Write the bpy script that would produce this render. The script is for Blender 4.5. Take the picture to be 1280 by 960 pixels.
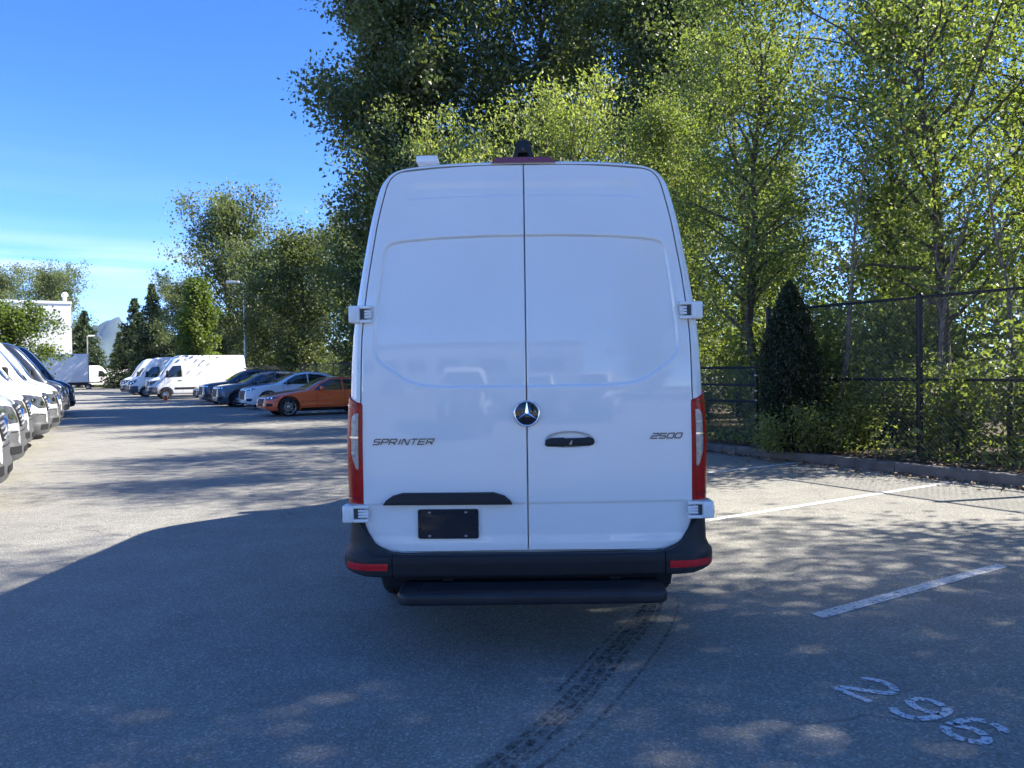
import bpy, bmesh, math, random
import numpy as np
from mathutils import Vector, Matrix
from mathutils.bvhtree import BVHTree
from mathutils.geometry import delaunay_2d_cdt

for o in list(bpy.data.objects):
    bpy.data.objects.remove(o, do_unlink=True)
scene = bpy.context.scene
COL = scene.collection
R = math.radians
random.seed(7)
HAZE = True

# ------------------------------------------------------------------ camera
cam_data = bpy.data.cameras.new('camera')
cam_data.sensor_width = 36.0
cam_data.lens = 26.72
cam_data.clip_start = 0.05
cam_data.clip_end = 30000
cam = bpy.data.objects.new('camera', cam_data)
cam.matrix_world = Matrix.Translation((0, 0, 1.58)) @ Matrix.Rotation(R(90 - 1.09), 4, 'X') @ Matrix.Rotation(R(-0.75), 4, 'Z')
COL.objects.link(cam)
scene.camera = cam

# ------------------------------------------------------------------ sky and sun
SUN_EL, SUN_AZ = R(41.0), R(77.5)          # azimuth clockwise from +Y
world = bpy.data.worlds.new('World')
scene.world = world
world.use_nodes = True
wn, wl = world.node_tree.nodes, world.node_tree.links
wn.clear()
sky = wn.new('ShaderNodeTexSky')
sky.sky_type = 'NISHITA'
sky.sun_disc = False
sky.sun_elevation = SUN_EL
sky.sun_rotation = SUN_AZ
sky.air_density = 0.5
sky.dust_density = 0.05
sky.ozone_density = 3.0
sky.altitude = 50
bg = wn.new('ShaderNodeBackground')
bg.inputs['Strength'].default_value = 0.086
wo = wn.new('ShaderNodeOutputWorld')
# thin cirrus streaks low above the horizon, all the way round
tc = wn.new('ShaderNodeTexCoord')
mp = wn.new('ShaderNodeMapping')
mp.inputs['Scale'].default_value = (1.3, 1.3, 17.0)
mp.inputs['Location'].default_value = (0.35, 0.1, 0.9)
nz = wn.new('ShaderNodeTexNoise')
nz.inputs['Scale'].default_value = 2.4
nz.inputs['Detail'].default_value = 7
nz.inputs['Roughness'].default_value = 0.55
rmp = wn.new('ShaderNodeValToRGB')
rmp.color_ramp.elements[0].position = 0.36
rmp.color_ramp.elements[1].position = 0.62
sep = wn.new('ShaderNodeSeparateXYZ')
band = wn.new('ShaderNodeValToRGB')
be = band.color_ramp.elements
be[0].position = 0.0; be[0].color = (0.10, 0.10, 0.10, 1)
be[1].position = 0.30; be[1].color = (0, 0, 0, 1)
e = be.new(0.125); e.color = (0.6, 0.6, 0.6, 1)
e = be.new(0.09); e.color = (0.12, 0.12, 0.12, 1)
e = be.new(0.16); e.color = (0.06, 0.06, 0.06, 1)
mul = wn.new('ShaderNodeMath'); mul.operation = 'MULTIPLY'
mix = wn.new('ShaderNodeMix'); mix.data_type = 'RGBA'
mix.inputs['B'].default_value = (3.1, 3.4, 3.8, 1)
wl.new(tc.outputs['Generated'], mp.inputs['Vector'])
wl.new(mp.outputs['Vector'], nz.inputs['Vector'])
wl.new(nz.outputs['Fac'], rmp.inputs['Fac'])
wl.new(tc.outputs['Generated'], sep.inputs['Vector'])
wl.new(sep.outputs['Z'], band.inputs['Fac'])
wl.new(rmp.outputs['Color'], mul.inputs[0])
wl.new(band.outputs['Color'], mul.inputs[1])
wl.new(mul.outputs[0], mix.inputs['Factor'])
hs = wn.new('ShaderNodeHueSaturation')
hs.inputs['Saturation'].default_value = 1.25
hs.inputs['Hue'].default_value = 0.510
wl.new(sky.outputs['Color'], hs.inputs['Color'])
wl.new(hs.outputs['Color'], mix.inputs['A'])
wl.new(mix.outputs['Result'], bg.inputs['Color'])
wl.new(bg.outputs['Background'], wo.inputs['Surface'])

sd = bpy.data.lights.new('sun', 'SUN')
sd.energy = 2.8
sd.angle = R(0.53)
sd.color = (1.0, 0.94, 0.86)
sun = bpy.data.objects.new('sun', sd)
S = Vector((math.sin(SUN_AZ) * math.cos(SUN_EL), math.cos(SUN_AZ) * math.cos(SUN_EL), math.sin(SUN_EL)))
sun.rotation_euler = S.to_track_quat('Z', 'Y').to_euler()
sun.location = S * 60
COL.objects.link(sun)

vs = scene.view_settings
vs.view_transform = 'Standard'
vs.look = 'None'
vs.exposure = 2.40
vs.gamma = 1.0
vs.use_curve_mapping = False
try:
    scene.cycles.max_bounces = 7
    scene.cycles.diffuse_bounces = 3
    scene.cycles.glossy_bounces = 3
    scene.cycles.transmission_bounces = 4
    scene.cycles.transparent_max_bounces = 8
    scene.cycles.use_denoising = True
except Exception:
    pass

# the lot's own axes: AX runs up the aisle, PX across it towards the trees
AX = Vector((-0.515, 0.857, 0))
PX = Vector((0.857, 0.515, 0))
ROT_A = math.atan2(AX.y, AX.x)
def lot(a, p, z=0.0):
    return AX * a + PX * p + Vector((0, 0, z))

# ------------------------------------------------------------------ materials
def nodes_of(m):
    m.use_nodes = True
    return m.node_tree.nodes, m.node_tree.links

def pm(name, col, rough=0.5, metal=0.0, coat=0.0, var=0.08, scale=6.0, bump=0.0, bscale=60.0, spec=0.5, emit=None, trans=0.0, ior=1.45):
    m = bpy.data.materials.new(name)
    n, l = nodes_of(m)
    b = n['Principled BSDF']
    b.inputs['Roughness'].default_value = rough
    b.inputs['Metallic'].default_value = metal
    b.inputs['Coat Weight'].default_value = coat
    b.inputs['Coat Roughness'].default_value = 0.03
    b.inputs['Specular IOR Level'].default_value = spec
    b.inputs['Transmission Weight'].default_value = trans
    b.inputs['IOR'].default_value = ior
    t = n.new('ShaderNodeTexCoord')
    z = n.new('ShaderNodeTexNoise')
    z.inputs['Scale'].default_value = scale
    z.inputs['Detail'].default_value = 5
    r = n.new('ShaderNodeValToRGB')
    r.color_ramp.elements[0].position = 0.3
    r.color_ramp.elements[1].position = 0.7
    r.color_ramp.elements[0].color = tuple(c * (1 - var) for c in col) + (1,)
    r.color_ramp.elements[1].color = tuple(min(1, c * (1 + var)) for c in col) + (1,)
    l.new(t.outputs['Object'], z.inputs['Vector'])
    l.new(z.outputs['Fac'], r.inputs['Fac'])
    l.new(r.outputs['Color'], b.inputs['Base Color'])
    if bump:
        z2 = n.new('ShaderNodeTexNoise')
        z2.inputs['Scale'].default_value = bscale
        z2.inputs['Detail'].default_value = 4
        bp = n.new('ShaderNodeBump')
        bp.inputs['Strength'].default_value = bump
        bp.inputs['Distance'].default_value = 0.01
        l.new(t.outputs['Object'], z2.inputs['Vector'])
        l.new(z2.outputs['Fac'], bp.inputs['Height'])
        l.new(bp.outputs['Normal'], b.inputs['Normal'])
    if emit:
        b.inputs['Emission Color'].default_value = emit[0] + (1,)
        b.inputs['Emission Strength'].default_value = emit[1]
    return m

def asphalt_mat():
    m = bpy.data.materials.new('asphalt')
    n, l = nodes_of(m)
    b = n['Principled BSDF']
    t = n.new('ShaderNodeTexCoord')
    def noise(s, d, r=0.5):
        q = n.new('ShaderNodeTexNoise'); q.inputs['Scale'].default_value = s; q.inputs['Detail'].default_value = d
        q.inputs['Roughness'].default_value = r
        l.new(t.outputs['Object'], q.inputs['Vector']); return q
    big = noise(0.18, 5, 0.6)
    mid = noise(2.2, 6, 0.65)
    fine = noise(75, 4, 0.75)
    vor = n.new('ShaderNodeTexVoronoi'); vor.inputs['Scale'].default_value = 95
    l.new(t.outputs['Object'], vor.inputs['Vector'])
    r1 = n.new('ShaderNodeValToRGB')
    r1.color_ramp.elements[0].position = 0.30; r1.color_ramp.elements[0].color = (0.284, 0.274, 0.238, 1)
    r1.color_ramp.elements[1].position = 0.72; r1.color_ramp.elements[1].color = (0.350, 0.339, 0.293, 1)
    l.new(big.outputs['Fac'], r1.inputs['Fac'])
    r2 = n.new('ShaderNodeValToRGB')
    r2.color_ramp.elements[0].position = 0.28; r2.color_ramp.elements[0].color = (0.66, 0.66, 0.66, 1)
    r2.color_ramp.elements[1].position = 0.75; r2.color_ramp.elements[1].color = (1.15, 1.14, 1.12, 1)
    l.new(mid.outputs['Fac'], r2.inputs['Fac'])
    m1 = n.new('ShaderNodeMix'); m1.data_type = 'RGBA'; m1.blend_type = 'MULTIPLY'; m1.inputs['Factor'].default_value = 0.55
    l.new(r1.outputs['Color'], m1.inputs['A']); l.new(r2.outputs['Color'], m1.inputs['B'])
    # aggregate: each stone its own grey
    sp = n.new('ShaderNodeSeparateColor'); l.new(vor.outputs['Color'], sp.inputs['Color'])
    r3 = n.new('ShaderNodeValToRGB')
    r3.color_ramp.elements[0].position = 0.0; r3.color_ramp.elements[0].color = (0.50, 0.50, 0.50, 1)
    r3.color_ramp.elements[1].position = 1.0; r3.color_ramp.elements[1].color = (1.75, 1.72, 1.65, 1)
    e = r3.color_ramp.elements.new(0.8); e.color = (0.95, 0.95, 0.95, 1)
    l.new(sp.outputs['Red'], r3.inputs['Fac'])
    m2 = n.new('ShaderNodeMix'); m2.data_type = 'RGBA'; m2.blend_type = 'MULTIPLY'; m2.inputs['Factor'].default_value = 0.62
    l.new(m1.outputs['Result'], m2.inputs['A']); l.new(r3.outputs['Color'], m2.inputs['B'])
    r4 = n.new('ShaderNodeValToRGB')
    r4.color_ramp.elements[0].position = 0.35; r4.color_ramp.elements[0].color = (0.6, 0.6, 0.6, 1)
    r4.color_ramp.elements[1].position = 0.68; r4.color_ramp.elements[1].color = (1.25, 1.25, 1.22, 1)
    l.new(fine.outputs['Fac'], r4.inputs['Fac'])
    m3 = n.new('ShaderNodeMix'); m3.data_type = 'RGBA'; m3.blend_type = 'MULTIPLY'; m3.inputs['Factor'].default_value = 0.5
    l.new(m2.outputs['Result'], m3.inputs['A']); l.new(r4.outputs['Color'], m3.inputs['B'])
    # oil spots and darker stains
    st = noise(0.75, 3, 0.5)
    r5 = n.new('ShaderNodeValToRGB')
    r5.color_ramp.elements[0].position = 0.66; r5.color_ramp.elements[0].color = (1, 1, 1, 1)
    r5.color_ramp.elements[1].position = 0.80; r5.color_ramp.elements[1].color = (0.66, 0.66, 0.66, 1)
    l.new(st.outputs['Fac'], r5.inputs['Fac'])
    m4 = n.new('ShaderNodeMix'); m4.data_type = 'RGBA'; m4.blend_type = 'MULTIPLY'; m4.inputs['Factor'].default_value = 0.8
    l.new(m3.outputs['Result'], m4.inputs['A']); l.new(r5.outputs['Color'], m4.inputs['B'])
    wv = noise(1.1, 4, 0.6)
    mxv = n.new('ShaderNodeMix'); mxv.data_type = 'RGBA'; mxv.blend_type = 'LINEAR_LIGHT'; mxv.inputs['Factor'].default_value = 0.35
    l.new(t.outputs['Object'], mxv.inputs['A']); l.new(wv.outputs['Color'], mxv.inputs['B'])
    ck = n.new('ShaderNodeTexVoronoi'); ck.feature = 'DISTANCE_TO_EDGE'; ck.inputs['Scale'].default_value = 0.21
    l.new(mxv.outputs['Result'], ck.inputs['Vector'])
    r6 = n.new('ShaderNodeValToRGB')
    r6.color_ramp.elements[0].position = 0.0; r6.color_ramp.elements[0].color = (0.52, 0.52, 0.52, 1)
    r6.color_ramp.elements[1].position = 0.0035; r6.color_ramp.elements[1].color = (1, 1, 1, 1)
    l.new(ck.outputs['Distance'], r6.inputs['Fac'])
    m5 = n.new('ShaderNodeMix'); m5.data_type = 'RGBA'; m5.blend_type = 'MULTIPLY'
    pres = noise(0.30, 2, 0.5)
    rp_ = n.new('ShaderNodeValToRGB'); rp_.color_ramp.elements[0].position = 0.50; rp_.color_ramp.elements[1].position = 0.60
    l.new(pres.outputs['Fac'], rp_.inputs['Fac']); l.new(rp_.outputs['Color'], m5.inputs['Factor'])
    l.new(m4.outputs['Result'], m5.inputs['A']); l.new(r6.outputs['Color'], m5.inputs['B'])
    l.new(m5.outputs['Result'], b.inputs['Base Color'])
    b.inputs['Roughness'].default_value = 0.82
    b.inputs['Specular IOR Level'].default_value = 0.35
    bp = n.new('ShaderNodeBump'); bp.inputs['Strength'].default_value = 0.75; bp.inputs['Distance'].default_value = 0.006
    ad = n.new('ShaderNodeMath'); ad.operation = 'SUBTRACT'
    l.new(fine.outputs['Fac'], ad.inputs[0]); l.new(vor.outputs['Distance'], ad.inputs[1])
    l.new(ad.outputs[0], bp.inputs['Height']); l.new(bp.outputs['Normal'], b.inputs['Normal'])
    return m

def worn_mat(name, col, rough, lo, hi, scale, spec=0.3, top=1.0):
    """paint or dirt that has partly worn off the surface below it"""
    m = bpy.data.materials.new(name)
    n, l = nodes_of(m)
    b = n['Principled BSDF']
    b.inputs['Base Color'].default_value = col + (1,)
    b.inputs['Roughness'].default_value = rough
    b.inputs['Specular IOR Level'].default_value = spec
    t = n.new('ShaderNodeTexCoord')
    z = n.new('ShaderNodeTexNoise'); z.inputs['Scale'].default_value = scale; z.inputs['Detail'].default_value = 6
    z.inputs['Roughness'].default_value = 0.7
    l.new(t.outputs['Object'], z.inputs['Vector'])
    r = n.new('ShaderNodeValToRGB')
    r.color_ramp.elements[0].position = lo; r.color_ramp.elements[0].color = (0, 0, 0, 1)
    r.color_ramp.elements[1].position = hi; r.color_ramp.elements[1].color = (top, top, top, 1)
    l.new(z.outputs['Fac'], r.inputs['Fac'])
    l.new(r.outputs['Color'], b.inputs['Alpha'])
    return m

def leaf_mat(name, dark, mid, light, trans=0.42, rough=0.52, tcol=1.7):
    m = bpy.data.materials.new(name)
    n, l = nodes_of(m)
    b = n['Principled BSDF']
    out = n['Material Output']
    at = n.new('ShaderNodeAttribute'); at.attribute_name = 'tint'
    r = n.new('ShaderNodeValToRGB')
    r.color_ramp.elements[0].position = 0.0; r.color_ramp.elements[0].color = dark + (1,)
    r.color_ramp.elements[1].position = 1.0; r.color_ramp.elements[1].color = light + (1,)
    e = r.color_ramp.elements.new(0.5); e.color = mid + (1,)
    l.new(at.outputs['Fac'], r.inputs['Fac'])
    l.new(r.outputs['Color'], b.inputs['Base Color'])
    b.inputs['Roughness'].default_value = rough
    b.inputs['Specular IOR Level'].default_value = 0.5
    tr = n.new('ShaderNodeBsdfTranslucent')
    mc = n.new('ShaderNodeMix'); mc.data_type = 'RGBA'; mc.blend_type = 'MULTIPLY'; mc.inputs['Factor'].default_value = 1
    mc.inputs['B'].default_value = (tcol * .95, tcol * 1.05, tcol * 0.36, 1)
    l.new(r.outputs['Color'], mc.inputs['A'])
    l.new(mc.outputs['Result'], tr.inputs['Color'])
    mx = n.new('ShaderNodeMixShader'); mx.inputs['Fac'].default_value = trans
    l.new(b.outputs['BSDF'], mx.inputs[1]); l.new(tr.outputs['BSDF'], mx.inputs[2])
    l.new(mx.outputs['Shader'], out.inputs['Surface'])
    return m

def paint_mat(name, col, metal=0.0, rough=0.35):
    m = pm(name, col, rough, metal, coat=1.0, var=0.02, scale=2.0)
    return m

def glass_mat(name, col=(0.015, 0.018, 0.02)):
    # car glass: dark interior behind a clear reflecting pane
    return pm(name, col, 0.03, 0, coat=1.0, var=0.3, scale=1.5, spec=0.8)

M = {
 'asphalt': asphalt_mat(),
 'earth': pm('earth', (0.085, 0.066, 0.045), 0.95, var=0.5, scale=3, bump=0.6, bscale=30),
 'field': pm('field_ground', (0.07, 0.085, 0.035), 0.95, var=0.4, scale=0.05),
 'kerb': pm('kerb_concrete', (0.115, 0.108, 0.098), 0.9, var=0.3, scale=5, bump=0.4, bscale=70),
 'line': worn_mat('line_paint', (0.60, 0.60, 0.57), 0.6, 0.36, 0.47, 30),
 'number': worn_mat('number_paint', (0.62, 0.63, 0.64), 0.65, 0.39, 0.49, 52),
 'tyremark': worn_mat('tyre_mark', (0.045, 0.045, 0.047), 0.7, 0.42, 0.68, 24, 0.4, .85),
 'white': paint_mat('white_paint', (0.87, 0.85, 0.80)),
 'silver': paint_mat('silver_paint', (0.62, 0.63, 0.64), 0.4, 0.35),
 'graphite': paint_mat('graphite_paint', (0.028, 0.035, 0.048), 0.3, 0.3),
 'navy': paint_mat('navy_paint', (0.018, 0.032, 0.075), 0.3, 0.3),
 'bluegrey': paint_mat('blue_grey_paint', (0.085, 0.115, 0.155), 0.35, 0.3),
 'orange': paint_mat('orange_paint', (0.80, 0.125, 0.030), 0.0, 0.4),
 'pearl': paint_mat('pearl_white_paint', (0.78, 0.80, 0.82)),
 'black_paint': paint_mat('black_paint', (0.012, 0.012, 0.014)),
 'plastic': pm('black_plastic', (0.014, 0.015, 0.017), 0.55, var=0.12, scale=20, bump=0.15, bscale=400),
 'greyplastic': pm('grey_plastic', (0.075, 0.078, 0.082), 0.55, var=0.1, scale=20, bump=0.1, bscale=300),
 'step': pm('step_plastic', (0.018, 0.019, 0.022), 0.42, var=0.25, scale=9, bump=0.15, bscale=200),
 'seal': pm('rubber_seal', (0.008, 0.008, 0.010), 0.8, var=0.1),
 'rubber': pm('tyre_rubber', (0.018, 0.018, 0.019), 0.8, var=0.2, scale=15, bump=0.2, bscale=120),
 'rim': pm('alloy', (0.55, 0.56, 0.58), 0.28, 0.9, var=0.05),
 'steelrim': pm('steel_rim', (0.20, 0.21, 0.22), 0.4, 0.7, var=0.1),
 'chrome': pm('chrome', (0.82, 0.83, 0.85), 0.10, 1.0, var=0.02),
 'letter': pm('letter_metal', (0.13, 0.137, 0.15), 0.28, 0.6, var=0.05),
 'badge': pm('badge_black', (0.008, 0.010, 0.016), 0.12, coat=1.0, var=0.1),
 'red': pm('red_lens', (0.42, 0.004, 0.006), 0.25, coat=0.1, spec=0.3, var=0.25, scale=24, bump=0.12, bscale=45),
 'darkred': pm('dark_red_lens', (0.20, 0.006, 0.014), 0.10, coat=1.0, var=0.25, scale=30),
 'clear': pm('clear_lens', (0.25, 0.265, 0.29), 0.10, 0.3, coat=1.0, var=0.25, scale=38, bump=0.25, bscale=50),
 'headlamp': pm('headlamp_glass', (0.07, 0.075, 0.08), 0.06, 0.2, coat=1.0, var=0.5, scale=14),
 'reflector': pm('red_reflector', (0.62, 0.010, 0.016), 0.2, coat=1.0, var=0.2, scale=60),
 'glass': glass_mat('car_glass'),
 'bluglass': glass_mat('pale_car_glass', (0.05, 0.065, 0.08)),
 'wall': pm('white_wall', (0.74, 0.74, 0.72), 0.8, var=0.05, scale=0.4),
 'truckbox': pm('truck_box', (0.75, 0.75, 0.73), 0.5, var=0.06, scale=1.2),
 'metal': pm('galvanised', (0.42, 0.43, 0.44), 0.45, 0.7, var=0.15, scale=12),
 'wire': pm('wire', (0.15, 0.155, 0.155), 0.28, 0.9, var=0.2, scale=8),
 'blackmetal': pm('black_coated_steel', (0.011, 0.012, 0.013), 0.45, 0.0, var=0.2, scale=10, spec=0.35),
 'bark': pm('bark', (0.080, 0.064, 0.050), 0.95, var=0.5, scale=14, bump=0.9, bscale=26),
 'palebark': pm('pale_bark', (0.155, 0.135, 0.112), 0.9, var=0.45, scale=11, bump=0.7, bscale=30),
 'cone': pm('cone_orange', (0.62, 0.09, 0.02), 0.5, var=0.06),
 'rock': pm('forested_slope', (0.055, 0.075, 0.055), 0.95, var=0.35, scale=0.004),
 'leaf_near': leaf_mat('poplar_leaf', (0.098, 0.128, 0.050), (0.165, 0.197, 0.072), (0.25, 0.268, 0.110), 0.48),
 'leaf_bright': leaf_mat('willow_leaf', (0.155, 0.185, 0.066), (0.235, 0.262, 0.10), (0.32, 0.335, 0.15), 0.47),
 'leaf_dark': leaf_mat('cottonwood_leaf', (0.052, 0.072, 0.028), (0.092, 0.116, 0.044), (0.155, 0.165, 0.066), 0.35),
 'leaf_grey': leaf_mat('far_leaf', (0.075, 0.100, 0.044), (0.115, 0.140, 0.060), (0.165, 0.182, 0.085), 0.38),
 'leaf_maple': leaf_mat('maple_leaf', (0.065, 0.095, 0.024), (0.105, 0.145, 0.034), (0.155, 0.195, 0.045), 0.45),
 'needle': leaf_mat('needle', (0.014, 0.026, 0.011), (0.022, 0.038, 0.014), (0.034, 0.052, 0.018), 0.12),
 'needle_far': leaf_mat('conifer_needle', (0.028, 0.050, 0.022), (0.042, 0.070, 0.026), (0.065, 0.095, 0.034), 0.2),
 'litter': leaf_mat('dead_leaf', (0.10, 0.060, 0.028), (0.20, 0.125, 0.06), (0.34, 0.25, 0.14), 0.1, 0.6, 0.9),
 'grass': leaf_mat('grass', (0.06, 0.085, 0.02), (0.105, 0.13, 0.03), (0.19, 0.19, 0.06), 0.35),
}

# ------------------------------------------------------------------ helpers
def obj(name, mesh, mat=None, parent=None, smooth=None):
    o = bpy.data.objects.new(name, mesh)
    COL.objects.link(o)
    if mat is not None and len(mesh.materials) == 0:
        mesh.materials.append(mat)
    if parent is not None:
        o.parent = parent
    if smooth is not None and len(mesh.polygons):
        mesh.polygons.foreach_set('use_smooth', [True] * len(mesh.polygons))
        mesh.set_sharp_from_angle(angle=R(smooth))
    return o

def tag(o, label=None, cat=None, group=None, kind=None):
    if label: o['label'] = label
    if cat: o['category'] = cat
    if group: o['group'] = group
    if kind: o['kind'] = kind
    return o

def thing(name, label, cat, loc=(0, 0, 0), rz=0.0, group=None):
    o = bpy.data.objects.new(name, None)
    o.empty_display_size = 0.2
    COL.objects.link(o)
    o.location = loc
    o.rotation_euler = (0, 0, rz)
    return tag(o, label, cat, group)

def copy_tree(o, parent=None, swap=None):
    c = o.copy()
    COL.objects.link(c)
    c.parent = parent
    if swap and o.type == 'MESH':
        for i, sl in enumerate(c.material_slots):
            if sl.material and sl.material.name in swap:
                nm = swap[sl.material.name]
                sl.link = 'OBJECT'
                sl.material = nm
    for ch in list(o.children):
        copy_tree(ch, c, swap)
    return c

class MB:
    def __init__(s): s.v, s.f = [], []
    def add(s, vs_, fs):
        k = len(s.v)
        s.v += [tuple(p) for p in vs_]
        s.f += [tuple(i + k for i in f) for f in fs]
        return s
    def box(s, x0, x1, y0, y1, z0, z1, bev=0.0, seg=2, mat=None):
        bm = bmesh.new()
        bmesh.ops.create_cube(bm, size=1)
        for v in bm.verts:
            v.co = Vector(((x0 + x1) / 2 + v.co.x * (x1 - x0), (y0 + y1) / 2 + v.co.y * (y1 - y0), (z0 + z1) / 2 + v.co.z * (z1 - z0)))
        if bev:
            bmesh.ops.bevel(bm, geom=list(bm.edges), offset=bev, segments=seg, profile=0.5, affect='EDGES')
        if mat is not None: bm.transform(mat)
        bm.verts.index_update()
        s.add([v.co for v in bm.verts], [[v.index for v in f.verts] for f in bm.faces])
        bm.free()
        return s
    def tube(s, pts, rad, n=8, cap=True):
        pts = [Vector(p) for p in pts]
        if not hasattr(rad, '__len__'): rad = [rad] * len(pts)
        k = len(s.v); prev = None
        for i, p in enumerate(pts):
            t = (pts[min(i + 1, len(pts) - 1)] - pts[max(i - 1, 0)]).normalized()
            if prev is None:
                a = t.orthogonal().normalized()
            else:
                a = (prev - t * prev.dot(t)).normalized()
            prev = a
            b = t.cross(a)
            for j in range(n):
                q = 2 * math.pi * j / n
                s.v.append(tuple(p + (a * math.cos(q) + b * math.sin(q)) * rad[i]))
        for i in range(len(pts) - 1):
            for j in range(n):
                s.f.append((k + i * n + j, k + i * n + (j + 1) % n, k + (i + 1) * n + (j + 1) % n, k + (i + 1) * n + j))
        if cap:
            s.f.append(tuple(k + j for j in reversed(range(n))))
            s.f.append(tuple(k + (len(pts) - 1) * n + j for j in range(n)))
        return s
    def lathe(s, prof, n=24, axis='Z', center=(0, 0, 0), cap=True):
        """prof: (radius, height) pairs, turned about the axis"""
        k = len(s.v); c = Vector(center)
        for (r, h) in prof:
            for j in range(n):
                q = 2 * math.pi * j / n
                a, b = r * math.cos(q), r * math.sin(q)
                p = (a, b, h) if axis == 'Z' else ((h, a, b) if axis == 'X' else (b, h, a))
                s.v.append(tuple(c + Vector(p)))
        for i in range(len(prof) - 1):
            for j in range(n):
                s.f.append((k + i * n + j, k + i * n + (j + 1) % n, k + (i + 1) * n + (j + 1) % n, k + (i + 1) * n + j))
        if cap:
            s.f.append(tuple(k + j for j in reversed(range(n))))
            s.f.append(tuple(k + (len(prof) - 1) * n + j for j in range(n)))
        return s
    def prism(s, poly, fn, d0, d1):
        """poly: 2-D outline; fn(u, v, d) gives the point"""
        n = len(poly)
        s.add([fn(u, v, d0) for u, v in poly] + [fn(u, v, d1) for u, v in poly],
              [tuple(reversed(range(n))), tuple(range(n, 2 * n))] + [(i, (i + 1) % n, n + (i + 1) % n, n + i) for i in range(n)])
        return s
    def grid(s, P, closed=False):
        """P: rows of points"""
        k = len(s.v); nr, nc = len(P), len(P[0])
        for r in P: s.v += [tuple(p) for p in r]
        for i in range(nr - 1):
            for j in range(nc if closed else nc - 1):
                s.f.append((k + i * nc + j, k + i * nc + (j + 1) % nc, k + (i + 1) * nc + (j + 1) % nc, k + (i + 1) * nc + j))
        return s
    def mesh(s, name, fix=True):
        me = bpy.data.meshes.new(name)
        me.from_pydata(s.v, [], s.f)
        if fix:
            bm = bmesh.new(); bm.from_mesh(me)
            bmesh.ops.recalc_face_normals(bm, faces=bm.faces)
            bm.to_mesh(me); bm.free()
        me.update()
        return me
    def build(s, name, mat, parent=None, smooth=None, fix=True):
        return obj(name, s.mesh(name, fix), mat, parent, smooth)

def cr(pts, m):
    """Catmull-Rom through a list of tuples, m steps per span"""
    P = [np.array(p, float) for p in pts]; out = []
    for i in range(len(P) - 1):
        p0, p1, p2, p3 = P[max(i - 1, 0)], P[i], P[i + 1], P[min(i + 2, len(P) - 1)]
        for k in range(m):
            t = k / m
            out.append(0.5 * ((2 * p1) + (-p0 + p2) * t + (2 * p0 - 5 * p1 + 4 * p2 - p3) * t * t + (-p0 + 3 * p1 - 3 * p2 + p3) * t ** 3))
    out.append(P[-1])
    return [tuple(p) for p in out]

def lerp_tab(tab, x):
    xs = [t[0] for t in tab]
    return float(np.interp(x, xs, [t[1] for t in tab]))

def boolean_cut(ob, cutters):
    """cut wheel arches with temporary cutters, then bake"""
    for c in cutters:
        c.parent = ob.parent
        md = ob.modifiers.new('cut', 'BOOLEAN'); md.operation = 'DIFFERENCE'; md.object = c; md.solver = 'EXACT'
    bpy.context.view_layer.update()
    dg = bpy.context.evaluated_depsgraph_get()
    me = bpy.data.meshes.new_from_object(ob.evaluated_get(dg))
    ob.modifiers.clear()
    old = ob.data
    ob.data = me
    bpy.data.meshes.remove(old)
    for c in cutters:
        cm = c.data
        bpy.data.objects.remove(c, do_unlink=True); bpy.data.meshes.remove(cm)

def bvh_of(ob):
    me = ob.data
    return BVHTree.FromPolygons([v.co.copy() for v in me.vertices], [tuple(p.vertices) for p in me.polygons])

def densify(poly, step):
    out = []
    for i in range(len(poly)):
        a, b = Vector(poly[i]), Vector(poly[(i + 1) % len(poly)])
        n = max(1, int((b - a).length / step))
        out += [a.lerp(b, k / n) for k in range(n)]
    return out

def round_poly(poly, r, n=4):
    out = []
    L = len(poly)
    for i in range(L):
        p, a, b = Vector(poly[i]), Vector(poly[i - 1]), Vector(poly[(i + 1) % L])
        d1, d2 = (a - p), (b - p)
        q = min(r, d1.length * 0.45, d2.length * 0.45)
        s0, s1 = p + d1.normalized() * q, p + d2.normalized() * q
        for k in range(n + 1):
            t = k / n
            out.append(s0 * (1 - t) ** 2 + p * 2 * t * (1 - t) + s1 * t * t)
    return out

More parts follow.
